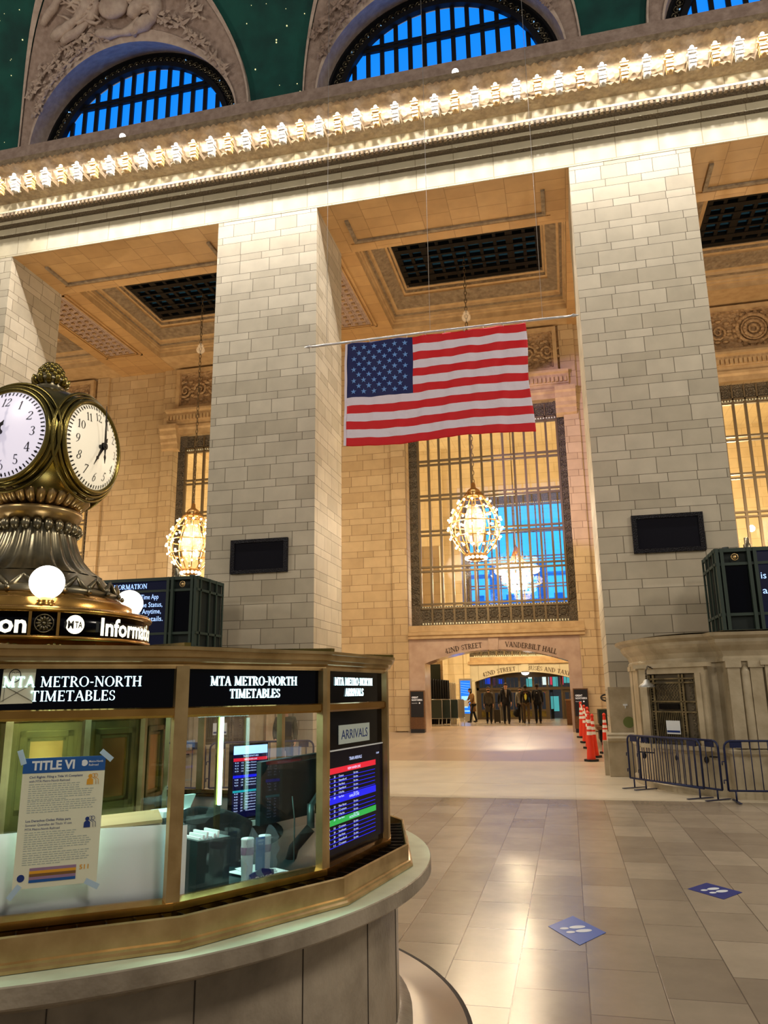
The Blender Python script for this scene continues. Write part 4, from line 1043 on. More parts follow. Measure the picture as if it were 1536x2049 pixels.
def board(x0, x1, lab, lines, side):
    """long green display cabinet on top of a ticket office"""
    root = thing('departure_board', lab, 'display board', ((x0+x1)/2, 18.2, 3.1))
    O = Vector((*root.location,)); z0, z1, y0, y1 = .04, 1.84, -.7, .8
    L = x0-O.x; R = x1-O.x
    MB().box(L, R, y0+.1, y1, z0, z1-.05).build('cabinet', 'board_green', root)
    b = MB(); b.box(L-.05, R+.05, y0, y1+.05, z1-.08, z1); b.box(L-.05, R+.05, y0, y1+.05, 0, .1); b.build('cornice_rails', 'board_green_light', root)
    w1 = .64
    near = L if side > 0 else R; s = 1 if side > 0 else -1
    posts = [near, near+s*.1, near+s*w1, near+s*(w1+.12)]
    for x in posts: MB().box(x-.035, x+.035, y0-.02, y0+.12, 0, z1).build('post', 'board_green_light', root)
    for y in (-.5, 0, .4, .8): MB().box(near-s*.04-.02, near-s*.04+.02, y-.03, y+.03, 0, z1).build('post', 'board_green_light', root)
    b = MB()
    for z in (.42, 1.5): b.box(L, R, y0+.02, y0+.12, z-.03, z+.03); b.box(near-s*.03-.03, near-s*.03+.03, y0, y1, z-.03, z+.03)
    b.build('rails', 'board_green_light', root)
    xa, xb = sorted((near+s*.14, near+s*(w1-.04))); MB().box(xa, xb, y0+.07, y0+.1, .46, 1.46).build('blank_display', 'black_panel', root)
    xa, xb = sorted((near+s*(w1+.15), near+s*(w1+2.9)))
    MB().box(xa, xb, y0+.06, y0+.1, .12, z1-.08).build('screen', 'board_screen', root)
    F = lambda u, v, d=0: (u, y0+.05-d, v)
    for (txt, u, v, size, wd, ser, al) in lines:
        b = MB()
        if ser: serif(b, txt, lambda a, c, d=0, u=u, v=v: F(u-O.x+a, v+c, d), size, 0, .004, stretch=wd)
        else: sans(b, txt, lambda a, c, d=0, u=u, v=v: F(u-O.x+a, v+c, d), size, .004, al, width=wd)
        b.build('text_line', 'letter_blue', root)
    b = MB(); xm = near+s*(w1*.55)
    b.tube([(xm+.07*cos(a*pi/6), y0-.02, 1.64+.07*sin(a*pi/6)) for a in range(12)], .012, 5, closed=True); b.ball((xm, y0, 1.64), .05, 8, 6, 0, (1, .4, 1)); b.build('round_emblem', 'brass_worn', root)
    # boxes and a camera on the top
    for k, (dx, w, h) in enumerate(((w1+.06, .16, .26), (w1*.4, .22, .07))):
        q = MB(); q.lathe([(w/2, z1), (w/2, z1+h*.4), (w/3, z1+h*.5), (w/3, z1+h), (0, z1+h)], 10, (near+s*dx, y0+.3)); q.build('top_fixture', 'bronze_pewter' if k == 0 else 'board_green', root)
    return root
board(3.30, 14.0, 'green departure board cabinet on the right ticket office, its display showing blue letters', [('is', 4.14, 1.16, .15, None, 0, 'l'), ('advised', 4.14, .84, .15, .7, 0, 'l')], 1)
tx = -11.85
board(-19, -8.96, 'green display cabinet headed INFORMATION behind the clock', [
    ('INFORMATION', -10.87, 1.58, .12, 1.08/(sum(GL[c][0]*1.06 for c in 'INFORMATION')*.12), 1, 'c'),
    ('Free Metro-North Train Time App', -11.75, 1.3, .13, 1.75, 0, 'l'),
    ('All you need to know: Line Status,', -11.98, 1.1, .13, 2.1, 0, 'l'),
    ('Schedules, Fares & more. Anytime,', -11.98, .93, .13, 2.07, 0, 'l'),
    ('visit mta.info/app for details.', -11.98, .74, .13, 2.13, 0, 'l')], -1)

# dado block at the foot of the right pier with its green dot
root = thing('stone_dado', 'pale stone block at the foot of the right pier with a round green sign', 'stone block', (1.22, 19.9, 0))
b = MB(); b.box(-.3, .32, -.2, .3, .98, 2.06); b.build('upper_block', 'ticket_marble', root)
b = MB(); b.prof_x([(.3, 0), (-.32, 0), (-.32, .78), (-.4, .82), (-.4, .88), (-.3, .92), (-.3, .96), (-.2, 1.0), (.3, 1.0)], -.4, .36); b.build('base', 'ticket_marble', root)
b = MB(); b.poly([(.12+.13*cos(a*pi/12), 1.24+.13*sin(a*pi/12)) for a in range(24)], 0, .008, FY(-.2)); b.build('green_sign', 'green_dot', root)
b = MB(); b.box(.02, .12, -.23, -.2, 1.62, 1.66); b.box(.06, .08, -.23, -.2, 1.56, 1.62); b.build('small_bracket', 'paper', root)
b = MB(); b.box(-.5, .35, .0, .28, 0, .8); b.build('rear_base', 'ticket_marble', root)

# ================================================================== BARRICADES
def barricade(x0, y0, x1, y1, lab, group, first=[None]):
    L = 2.08; a = atan2(y1-y0, x1-x0)
    if first[0] is None:
        root = thing('crowd_barrier', lab, 'barrier', (x0, y0, 0), a, group)
        b = MB(); r = .12; z0, z1 = .2, 1.06
        pts = [(.0, 0, z0), (0, 0, z1-r)]+[(r-r*cos(q*pi/8), 0, z1-r+r*sin(q*pi/8)) for q in range(1, 5)]+[(L-r+r*sin(q*pi/8), 0, z1-r+r*cos(q*pi/8)) for q in range(0, 5)]+[(L, 0, z0)]
        b.tube(pts, .02, 8, closed=False); b.tube([(0, 0, z0), (L, 0, z0)], .018, 8); b.build('outer_frame', 'barricade_blue', root)
        me = None
        for i in range(1, 14):
            x = L*i/14
            if me is None: o = MB().tube([(0, 0, z0), (0, 0, z1)], .009, 6).build('upright_bar', 'barricade_blue', root); me = o.data
            else: o = bpy.data.objects.new('upright_bar', me); COL.objects.link(o); o.parent = root
            o.location = (x, 0, 0)
        for x in (.12, L-.12):
            f = MB(); f.tube([(x, 0, z0), (x, 0, .03)], .016, 6); f.bar((x, -.3, .02), (x, .3, .02), .05, .012); f.build('foot', 'barricade_blue', root)
        for x in (.1, L-.3): MB().box(x, x+.2, -.012, .012, z1-.12, z1-.02).build('name_tab', 'barricade_blue', root)
        k = MB(); k.tube([(0, 0, .7), (-.06, 0, .7), (-.06, 0, .64)], .012, 5); k.tube([(0, 0, .38), (-.06, 0, .38), (-.06, 0, .32)], .012, 5); k.build('hooks', 'barricade_blue', root)
        first[0] = root; return root
    return dup(first[0], (x0, y0, 0), a, lab, group)
G = 'blue crowd barriers'
barricade(1.13, 17.55, 2.3, 15.85, 'blue steel crowd barrier nearest the right pier, the rear one of the overlapping pair', G)
barricade(1.33, 17.3, 2.55, 15.7, 'blue steel crowd barrier overlapping in front of another by the curved ticket window', G)
barricade(2.68, 15.55, 4.74, 15.6, 'blue steel crowd barrier running out of the picture at the right edge', G)
barricade(-9.25, 14.9, -7.2, 14.75, 'blue crowd barrier seen through the booth glass left of the upright screen', G)
barricade(-7.1, 14.8, -5.3, 15.6, 'blue crowd barrier seen through the booth glass right of the upright screen', G)
barricade(-11.5, 15.2, -9.4, 14.95, 'blue crowd barrier behind the left part of the information booth', G)

# ================================================================== PASSAGE THINGS
gz = lambda y: rampz(y) if y < 33 else ZP(y)
def cone(x, y, h, lab):
    root = thing('traffic_cone', lab, 'traffic cone', (x, y, gz(y)), group='orange cones along the passage')
    k = h
    r = lambda t: .125*(1-t)+.035*t
    def seg(name, t0, t1, m, e=.0): MB().lathe([(r(t0)+e, .05+(h-.05)*t0), (r(t1)+e, .05+(h-.05)*t1)], 16).build(name, m, root)
    seg('cone_body', 0, .97, 'cone_orange')
    for t0 in (.52, .64, .78): seg('reflective_band', t0, t0+.075, 'cone_white', .004)
    MB().lathe([(0, h-.03), (.05, h-.03), (.05, h), (.03, h+.04), (0, h+.05)], 12).build('top_knob', 'cone_orange', root)
    b = MB(); b.poly([(.22*cos(a*pi/4+pi/8), .22*sin(a*pi/4+pi/8)) for a in range(8)], 0, .05, lambda u, v, d=0: (u, v, d)); b.build('base', 'rubber_black', root)
    return root
cone(.50, 23.75, 1.34, 'nearest tall orange cone of the row left of the right pier')
cone(.62, 24.5, 1.2, 'orange cone just behind the nearest one in the row')
cone(.53, 26.4, 1.25, 'third orange cone from the near end of the row')
cone(.46, 27.8, 1.2, 'fourth orange cone from the near end of the row')
cone(.37, 29.2, 1.2, 'farthest orange cone of the row, in front of the right black sign')
cone(1.0, 25.3, 1.15, 'single orange cone close beside the right pier, in front of the green cart')
def chain():
    b = MB(); p = [(.37, 29.2, 1.52), (.42, 28.4, 1.3), (.46, 27.8, 1.4), (.5, 27.1, 1.1), (.53, 26.4, 1.35), (.57, 25.6, 1.0), (.62, 24.5, 1.22)]
    b.tube(p, .02, 5); b.build('plastic_chain', 'cone_white', label='white and orange chain slung between the cones of the row', cat='chain')
chain()

def hall_sign(x0, x1, y, lab):
    z = gz(y); root = thing('standing_sign', lab, 'sign', ((x0+x1)/2, y, z), group='black hall signs beside the arch'); w = (x1-x0)/2
    MB().box(-w+.02, w-.02, -.12, .12, 0, .14).build('plinth', 'scaled_dark', root)
    b = MB(); b.box(-w, w, -.1, .1, .14, 1.62)
    for i in range(12): x = -w+.02+i*(2*w-.04)/12; b.box(x, x+.018, -.115, -.1, .14, .62)
    b.build('slatted_case', 'wood_slat', root)
    MB().box(-w+.04, w-.03, -.125, -.1, .6, 1.58).build('black_face', 'sign_black', root)
    b = MB(); F = lambda dx, dz: (lambda u, v, d=0: (u+dx, -.126-d, v+dz))
    sans(b, 'GREAT', F(-w+.08, 1.32), .07, .002, 'l', width=.26, bold=.02); sans(b, 'NORTHERN', F(-w+.08, 1.22), .07, .002, 'l', width=.42, bold=.02); sans(b, 'Small Hall', F(-w+.08, 1.12), .03, .002, 'l', width=.22)
    b.poly([(.1+.03*cos(a*pi/5), 1.135+.03*sin(a*pi/5)) for a in range(10)], 0, .002, FY(-.126)); b.build('lettering', 'letter_white', root)
hall_sign(-6.18, -5.6, 30.75, 'black sign reading GREAT NORTHERN on a slatted case, left of the arch')
hall_sign(.14, .70, 30.72, 'black sign reading GREAT NORTHERN on a slatted case, right of the arch behind the cones')

# left side of the passage
root = thing('framed_poster', 'dark framed poster on the left wall inside the arch', 'poster', (-6.2, 36.5, 2.5))
MB().box(-.34, .34, -.03, 0, 0, .78).build('frame', 'board_green_light', root); MB().box(-.3, .3, -.035, -.03, .05, .73).build('poster_sheet', 'mesh_green', root)
struct(MB().box(-7.4, -5.75, 36.55, 36.8, .5, 9), 'wall_passage_left', 'far_stone')
b = MB(); b.grid(lambda u, v: (-6.4+.97*u, 35.7+.6*u+.03*sin(u*60), gz(35)+.0+(2.06-.1*u)*v), 60, 1); o = b.build('black_curtain', 'curtain_black', label='black draped curtain screen inside the arch on the left', cat='curtain'); o.modifiers.new('t', 'SOLIDIFY').thickness = .02
b = MB(); b.grid(lambda u, v: (-5.46+.3*u, 36.4+.2*u+.03*sin(u*30), gz(38)+1.9*v), 24, 1); o = b.build('white_curtain', 'curtain_white', label='narrow white curtain next to the black one', cat='curtain'); o.modifiers.new('t', 'SOLIDIFY').thickness = .02
for k, (x, y, lab) in enumerate(((-5.62, 33.6, 'green mesh folding panel nearest the arch, leftmost of the row'), (-5.3, 33.9, 'green mesh folding panel, second of the row by the black curtain'), (-5.02, 34.25, 'green mesh folding panel, third of the row by the black curtain'), (-4.85, 35.0, 'grey mesh folding panel, farthest of the row by the kiosk'))):
    z = gz(y); root = thing('folding_panel', lab, 'panel', (x, y, z), radians(-18), 'folding mesh panels inside the arch')
    b = MB(); w = .28
    b.tube([(-w, 0, .3), (-w, 0, 1.05), (-w+.04, 0, 1.1), (w-.04, 0, 1.1), (w, 0, 1.05), (w, 0, .3), (-w, 0, .3)], .018, 5, caps=False); b.build('frame', 'galv_steel', root)
    MB().box(-w, w, -.005, .005, .32, 1.08).build('mesh_panel', 'mesh_green' if k < 3 else 'galv_steel', root)
    for s in (-1, 1): MB().tube([(s*w, 0, .32), (s*w+.15, -.35, .02)], .016, 5).build('leg', 'galv_steel', root)
root = thing('information_kiosk', 'upright kiosk with a bright blue screen beside the woman in the tan coat', 'kiosk', (-5.35, 41.5, gz(41.5)))
MB().box(-.33, .33, 0, .22, 0, 2.2).build('cabinet', 'galv_steel', root); MB().box(-.26, .26, -.02, 0, .4, 2.1).build('screen', 'kiosk_blue', root)
b = MB(); b.box(-.22, .22, -.026, -.02, .95, 1.3); b.box(-.2, .2, -.026, -.02, .5, .56); b.box(-.22, .1, -.026, -.02, .7, .78)
for i in range(5): b.bar((-.24, -.024, 1.5+i*.12), (.24, -.024, 1.42+i*.13), .012)
b.build('screen_graphics', 'kiosk_light', root)
root = thing('arch_lamp', 'small white dome lamp at the crown of the street arch', 'lamp', (-2.39, 45.7, 3.0))
MB().lathe([(0, -.12), (.12, -.1), (.2, -.04), (.22, .04)], 16).build('globe', 'bulb_globe', root); MB().lathe([(.22, .04), (.2, .1), (0, .1)], 16).build('canopy', 'door_bronze', root)
root = thing('small_podium', 'small tan podium against the right jamb inside the arch', 'podium', (-.02, 34.5, gz(34.5)))
MB().box(-.14, .14, -.2, .2, 0, 1.0).build('body', 'wood_slat', root); MB().box(-.17, .17, -.23, .23, 1.0, 1.06).build('top', 'paper_brown', root)

# green cart
root = thing('utility_cart', 'green motor cart with a black steering wheel half hidden by the right pier', 'cart', (1.3, 27.4, gz(27.4)))
MB().box(-.4, .8, -.4, .9, .65, 1.12).build('body', 'cart_green', root); MB().box(-.5, .8, -.9, .9, .5, .6).build('deck', 'wood_slat', root)
MB().box(-.42, .7, -.6, .7, .15, .5).build('chassis', 'scaled_dark', root)
b = MB(); b.tube([(-.1+.17*cos(a*pi/8), -.1+.12*sin(a*pi/8), 1.5+.1*sin(a*pi/8)) for a in range(16)], .03, 6, closed=True); b.tube([(-.1, -.1, 1.5), (-.05, .1, 1.1)], .035, 6); b.bar((-.25, -.1, 1.5), (.05, -.1, 1.5), .03); b.build('steering_wheel', 'rubber_black', root)
MB().box(.05, .35, -.42, -.4, .85, 1.0).build('badge', 'plastic_dark', root)
for x in (-.3, .6):
    for y in (-.5, .6): MB().tube([(x-.07, y, .17), (x+.07, y, .17)], .17, 14).build('wheel', 'rubber_black', root)

# floor stickers
def decal(P, m, lab):
    c = sum((Vector(p) for p in P), Vector((0, 0)))/4
    root = thing('floor_sticker', lab, 'sticker', (c.x, c.y, .0), group='blue distancing stickers on the floor')
    b = MB(); b.add([(p[0]-c.x, p[1]-c.y, z) for z in (.001, .004) for p in P], [(3, 2, 1, 0), (4, 5, 6, 7), (0, 1, 5, 4), (1, 2, 6, 5), (2, 3, 7, 6), (3, 0, 4, 7)]); b.build('sheet', m, root)
    ax = (Vector(P[1])-Vector(P[0])).normalized(); ay = Vector((-ax.y, ax.x))
    for s in (-1, 1):
        b = MB(); f = lambda u, v, d=0, s=s: ((ax*(u+s*.055)+ay*v).x, (ax*(u+s*.055)+ay*v).y, .0045+d)
        b.poly([(.04*cos(a*pi/8), .04+.075*sin(a*pi/8)) for a in range(16)], 0, .001, f); b.poly([(.028*cos(a*pi/8), -.085+.04*sin(a*pi/8)) for a in range(16)], 0, .001, f); b.build('footprint', 'decal_white', root)
decal([(-.31, 7.42), (-.05, 6.95), (.17, 7.33), (-.1, 7.78)], 'decal_blue', 'bright blue floor sticker with white footprints, the nearer of the two')
decal([(1.05, 8.98), (1.33, 8.62), (1.56, 8.93), (1.28, 9.28)], 'decal_navy', 'darker blue floor sticker with white footprints, the farther one at the right')
# ================================================================== PEOPLE
def skin_mesh(name, joints, edges, m, parent, sub=2, root_i=0):
    """one continuous surface grown over a jointed skeleton: joints = [(x, y, z, rx, ry)]"""
    me = bpy.data.meshes.new(name); me.from_pydata([j[:3] for j in joints], edges, [])
    ob = bpy.data.objects.new(name, me); COL.objects.link(ob)
    bm = bmesh.new(); bm.from_mesh(me); bm.verts.ensure_lookup_table(); L = bm.verts.layers.skin.verify()
    for i, v in enumerate(bm.verts):
        v[L].radius = joints[i][3:5]; v[L].use_root = (i == root_i)
    bm.to_mesh(me); bm.free()
    ob.modifiers.new('s', 'SKIN').use_smooth_shade = True
    sb = ob.modifiers.new('d', 'SUBSURF'); sb.levels = sub; sb.render_levels = sub
    dg = bpy.context.evaluated_depsgraph_get(); dg.update()
    m2 = bpy.data.meshes.new_from_object(ob.evaluated_get(dg)); m2.materials.clear(); m2.materials.append(MATS[m])
    bpy.data.objects.remove(ob); bpy.data.meshes.remove(me)
    m2.polygons.foreach_set('use_smooth', [True]*len(m2.polygons))
    o = bpy.data.objects.new(name, m2); COL.objects.link(o); o.parent = parent
    return o
def person(label, x, y, rz, h=1.75, skin='skin_light', hair='hair_dark', top='cloth_black', legs='cloth_navy', stride=.15, arms=((.05, 0), (.05, 0)), bow=0., coat=0., mask=False, hairlong=False, lean=0., shoes='rubber_black', extras=None, bend=(0, 0)):
    """local frame: the person faces -Y; arms = (forward swing of elbow, of wrist) per side, left (+x) first"""
    z = gz(y); root = thing('person', label, 'person', (x, y, z), rz, None)
    k = h/1.75
    J = []; E = []
    def j(px, py, pz, r, r2=None): J.append((px*k, py*k, pz*k, r*k, (r2 or r)*k)); return len(J)-1
    def e(*ids): E.extend([(ids[i], ids[i+1]) for i in range(len(ids)-1)])
    ly = -lean
    pel = j(0, 0, .95, .115, .09); sp = j(0, ly*.4, 1.12, .1, .08); ch = j(0, ly*.8, 1.32, .135, .095); nk = j(0, ly-.01, 1.47, .052); hb = j(0, ly-.02-bow*.04, 1.54, .06); 
    hm = j(0, ly-.025-bow*.08, 1.61, .078, .09); ht = j(0, ly-.02-bow*.1, 1.69, .066, .078); e(pel, sp, ch, nk, hb, hm, ht)
    LEG = []
    for s, f in ((1, stride), (-1, -stride)):
        hp = j(s*.095, 0, .87, .085); kn = j(s*.1, -f*.55-.02, .49, .055); an = j(s*.1, -f+(.03 if f < 0 else 0), .09, .036); hl = j(s*.1, -f+.03, .045, .034); to = j(s*.115, -f-.13, .03, .03, .022)
        e(pel, hp, kn, an, hl, to); LEG.append((hp, kn, an, hl, to))
    ARM = []
    for s, (fe, fw) in ((1, arms[0]), (-1, arms[1])):
        sh = j(s*.185, ly*.9, 1.41, .06); el = j(s*(.218), ly-fe, 1.14, .042); wz = .9+max(0, fw-.1)*.9; wr = j(s*(.222-max(0, fw-.15)*.3), ly-fe-fw, wz, .026); 
        d = Vector(J[wr][:3])-Vector(J[el][:3]); d.normalize(); W = Vector(J[wr][:3]); 
        pm = W+d*.06*k; P = len(J); J.append((*pm, .033*k, .018*k)); e(ch, sh, el, wr, P)
        fing = []
        for q, (o, l) in enumerate(((-.03, .065), (-.011, .08), (.009, .078), (.028, .06))):
            a = pm+Vector((0, o, 0))*k+d*.03*k; b_ = a+(d*l*.55+Vector((-s*.006, 0, 0)))*k; c = b_+(d*l*.45+Vector((-s*.018, 0, 0)))*k
            i0 = len(J); J.append((*a, .0095*k, .0095*k)); J.append((*b_, .0085*k, .0085*k)); J.append((*c, .007*k, .007*k)); e(P, i0, i0+1, i0+2)
        a = W+d*.02*k+Vector((-s*.01, -.035, 0))*k; b_ = a+(d*.045+Vector((-s*.01, -.02, 0)))*k; i0 = len(J); J.append((*a, .011*k, .011*k)); J.append((*b_, .009*k, .009*k)); e(P, i0, i0+1)
        ARM.append((sh, el, wr))
    body = skin_mesh('body', J, E, skin, root)
    g = lambda i, gr=.014: (J[i][0], J[i][1], J[i][2], J[i][3]+gr*k, J[i][4]+gr*k)
    # trousers
    JJ = [g(pel, .03)]; EE = []
    for L_ in LEG:
        b0 = len(JJ); JJ += [g(L_[0], .014), g(L_[1], .02), (J[L_[2]][0], J[L_[2]][1], J[L_[2]][2]-.035*k, .06*k, .065*k)]; EE += [(0, b0), (b0, b0+1), (b0+1, b0+2)]
    skin_mesh('trousers', JJ, EE, legs, body, 1)
    for L_ in LEG:
        a, c = J[L_[3]], J[L_[4]]; b = MB(); b.ball((a[0], (a[1]+c[1])/2, .045*k), .055*k, 10, 6, 0, (.85, 2.5, .85)); b.build('shoe', shoes, body)
    # jacket
    JJ = [(J[pel][0], J[pel][1], J[pel][2]-.06*k, .165*k, .14*k), g(sp, .04), g(ch, .045), (J[nk][0], J[nk][1], J[nk][2]+.01, .075*k, .07*k)]; EE = [(0, 1), (1, 2), (2, 3)]
    for A in ARM:
        b0 = len(JJ); JJ += [g(A[0], .018), g(A[1], .018), (J[A[2]][0], J[A[2]][1], J[A[2]][2]+.015*k, .04*k, .04*k)]; EE += [(2, b0), (b0, b0+1), (b0+1, b0+2)]
    hem = .84-coat; sk = MB(); sk.lathe([(.12*k, 1.1*k), (.158*k, 1.02*k), (.168*k, .9*k), ((.165+coat*.14)*k, hem*k), ((.15+coat*.14)*k, hem*k)], 20); sk.v = [(x, y*.78, z) for x, y, z in sk.v]; sk.build('garment_hem', top, body)
    skin_mesh('coat' if coat else 'jacket', JJ, EE, top, body, 1, 0)
    # head details
    hx, hy, hz = J[hm][0], J[hm][1], J[hm][2]
    b = MB(); b.ball((hx, hy+.028*k, hz+.062*k), .096*k, 14, 9, 0, (.92, 1.0, .88))
    if hairlong: b.ball((hx, hy+.06*k, hz-.05*k), .09*k, 12, 8, 0, (1.05, .7, 1.5))
    b.build('hair', hair, body)
    b = MB(); b.add([(hx-.014*k, hy-.085*k, hz-.02*k), (hx+.014*k, hy-.085*k, hz-.02*k), (hx, hy-.115*k, hz-.018*k), (hx, hy-.09*k, hz+.03*k)], [(0, 1, 2), (0, 2, 3), (1, 3, 2)])
    for s in (-1, 1): b.ball((hx+s*.08*k, hy+.01*k, hz), .022*k, 6, 5, 0, (.5, .8, 1.3))
    b.build('nose_and_ears', skin, body)
    b = MB()
    for s in (-1, 1): b.ball((hx+s*.03*k, hy-.08*k, hz+.022*k), .011*k, 6, 4)
    b.box(hx-.024*k, hx+.024*k, hy-.088*k, hy-.078*k, hz-.047*k, hz-.04*k); b.build('eyes_and_mouth', 'hair_dark', body)
    if mask:
        b = MB(); b.ball((hx, hy-.035*k, hz-.03*k), .066*k, 12, 8, 0, (1.0, 1.0, .75)); b.build('face_mask', 'mask_black', body)
    if extras: extras(body, J, ARM, k, (hx, hy, hz))
    return root, J, ARM
def held(name, label, cat, person_root, J, idx, build):
    M_ = Matrix.Translation(person_root.location) @ Matrix.Rotation(person_root.rotation_euler[2], 4, 'Z'); p = M_ @ Vector(J[idx][:3])
    r = thing(name, label, cat, p, person_root.rotation_euler[2]); build(r); return r

# woman at the kiosk, turned to the left, reading a paper
pr, J, A = person('person in a tan coat with long dark hair, reading beside the blue kiosk', -4.72, 39.3, radians(-62), 1.66, 'skin_light', 'hair_dark', 'cloth_tan', 'cloth_navy', .2, ((.1, .2), (.12, .2)), 1., .28, hairlong=True, lean=.06)
def bp_(r): MB().box(-.02, .02, -.2, .05, -.16, .14).build('sheet', 'paper', r)
held('paper_sheet', 'white paper held by the person in the tan coat', 'paper', pr, J, A[0][2], bp_)
pr, J, A = person('person walking this way in a grey-brown knee-length coat and dark mask', -3.72, 37.2, radians(4), 1.68, 'skin_light', 'hair_brown', 'cloth_greybrown', 'cloth_black', .2, ((-.03, .08), (.0, .05)), 0, .3, mask=True)
root = thing('rolling_suitcase', 'dark upright suitcase pulled behind the person in the grey-brown coat', 'suitcase', (-3.38, 37.6, gz(37.6)), .1)
b = MB(); b.box(-.15, .15, -.1, .12, .06, .62); b.build('case', 'cloth_greybrown', root)
for s in (-1, 1): MB().tube([(s*.1, .1, .6), (s*.1, .1, .95)], .01, 5).build('handle_bar', 'scaled_dark', root); MB().ball((s*.11, 0, .035), .035, 8, 6).build('wheel', 'rubber_black', root)
MB().bar((-.1, .1, .95), (.1, .1, .95), .02).build('grip', 'scaled_dark', root)
def suit(body, J, ARM, k, H):
    MB().poly([(-.05, 1.46*k), (.05, 1.46*k), (.015, 1.12*k)], 0, .01, FY(-.122*k)).build('shirt_front', 'shirt_white', body)
    MB().poly([(-.014, 1.45*k), (.014, 1.45*k), (.022, 1.2*k), (0, 1.14*k), (-.022, 1.2*k)], 0, .008, FY(-.134*k)).build('necktie', 'cloth_grey', body)
person('person in a dark suit with white shirt and tie striding this way', -2.86, 36.7, radians(3), 1.82, 'skin_light', 'hair_brown', 'cloth_suit', 'cloth_suit', .17, ((.06, .1), (-.1, .06)), extras=suit, coat=.02)
person('person mostly hidden behind the one in the dark suit, pale trousers showing', -3.13, 38.2, radians(0), 1.66, 'skin_light', 'hair_dark', 'cloth_black', 'cloth_grey', .22, shoes='shirt_white')
pr, J, A = person('person in a grey sweater and dark mask carrying a round black bag', -2.32, 38.6, radians(-4), 1.68, 'skin_light', 'hair_dark', 'cloth_grey', 'cloth_navy', .14, ((.0, .03), (-.02, .02)), mask=True)
def bag(r):
    MB().ball((0, 0, -.42), .17, 14, 10, 0, (1, .55, 1.1)).build('bag_body', 'cloth_black', r); MB().tube([(-.09*cos(a*pi/8), 0, -.3+.22*sin(a*pi/8)) for a in range(9)], .012, 5).build('strap', 'scaled_dark', r)
held('round_bag', 'round black bag hanging from the hand of the person in the grey sweater', 'bag', pr, J, A[1][2], bag)
def emblem(body, J, ARM, k, H):
    MB().poly([(0, 1.38*k), (.06*k, 1.27*k), (.05*k, 1.13*k), (0, 1.04*k), (-.05*k, 1.13*k), (-.06*k, 1.27*k)], 0, .012, lambda u, v, d=0: (u, .128*k+d, v)).build('back_emblem', 'emblem_yellow', body)
person('person walking away in a black jacket with yellow back emblem and olive trousers', -1.98, 37.0, radians(2), 1.73, 'skin_dark', 'hair_dark', 'cloth_black', 'cloth_olive', .16, ((.02, .05), (.04, .06)), extras=emblem)
bpy.context.view_layer.update()
for o in list(COL.objects):
    if o.get('label', '').startswith('person walking away in a black jacket'): o.rotation_euler[2] = radians(182)
def pack(body, J, ARM, k, H):
    MB().ball((0, .19*k, 1.25*k), .16*k, 12, 8, 0, (.9, .55, 1.4)).build('backpack', 'cloth_navy', body)
    MB().box(-.025, .025, .275*k, .285*k, 1.33*k, 1.36*k).build('backpack_tag', 'shirt_white', body)
person('person walking away at the right in all dark clothes with a backpack', -1.45, 37.1, radians(178), 1.78, 'skin_dark', 'hair_dark', 'cloth_navy', 'cloth_black', .12, ((.12, .2), (.04, .06)), extras=pack)

# guards beyond the booth, seen through its glass
def helmet(body, J, ARM, k, H):
    MB().ball((H[0], H[1]+.01, H[2]+.06), .125*k, 14, 8, 0, (1, 1.1, .85)).build('cap', 'cloth_camo', body)
    MB().box(-.13*k, .13*k, -.2*k, -.13*k, 1.08*k, 1.38*k).build('vest_pouch', 'scaled_dark', body)
person('person in patterned camouflage uniform standing beyond the booth glass near its middle', -6.1, 16.4, radians(20), 1.8, 'skin_light', 'hair_dark', 'cloth_camo', 'cloth_camo', .04, ((.1, .2), (.1, .22)), extras=helmet)
person('person in camouflage uniform and pale cap seen through the booth glass at its right end', -4.35, 16.1, radians(-10), 1.8, 'skin_light', 'hair_brown', 'cloth_camo', 'cloth_camo', .04, ((.1, .2), (.06, .12)), extras=helmet)
# ================================================================== CLOCK, ROUND SIGN, GLOBE LAMPS
CK = Vector((-3.5, 4.47, 0))
root = thing('station_clock', 'brass four-faced ball clock on a fluted pedestal above the information booth', 'clock', (CK.x, CK.y, 2.56))
Z = lambda z: z-2.56
b = MB(); b.lathe([(.62, Z(2.5)), (.62, Z(2.58)), (.6, Z(2.62)), (.56, Z(2.64))], 48); b.build('foot', 'brass', root)
b = MB(); b.lathe([(.56, Z(2.63)), (.58, Z(2.66)), (.52, Z(2.7)), (.46, Z(2.78)), (.4, Z(2.8))], 48); b.build('leaf_moulding', 'bronze_pewter', root)
q = MB()
for i in range(22):
    a = i*2*pi/22
    for s in (-1, 1):
        q.tube([(.55*cos(a+s*t*.05), .55*sin(a+s*t*.05), Z(2.66)+.03*t) for t in range(4)], [.022, .02, .015, .006], 5)
    q.ball((.585*cos(a), .585*sin(a), Z(2.655)), .018, 6, 4)
q.build('leaf_carving', 'bronze_pewter', root)
b = MB()
prof = [(.43, Z(2.79)), (.36, Z(2.84)), (.31, Z(2.9)), (.27, Z(2.98)), (.245, Z(3.06)), (.235, Z(3.1)), (.25, Z(3.13))]
NF = 24; n = NF*6; vs = []; fs = []
for r, z in prof:
    for i in range(n):
        a = 2*pi*i/n; rr = r*(1+.055*abs(sin(NF*a/2))); vs.append((rr*cos(a), rr*sin(a), z))
for i in range(len(prof)-1):
    for k in range(n): fs.append((i*n+k, i*n+(k+1) % n, (i+1)*n+(k+1) % n, (i+1)*n+k))
b.add(vs, fs, 0, True); b.build('fluted_pedestal', 'bronze_pewter', root)
b = MB()
for i in range(NF): a = 2*pi*(i+.5)/NF; b.ball((.265*cos(a), .265*sin(a), Z(3.12)), .032, 8, 6, 0, (1, 1, 1.3))
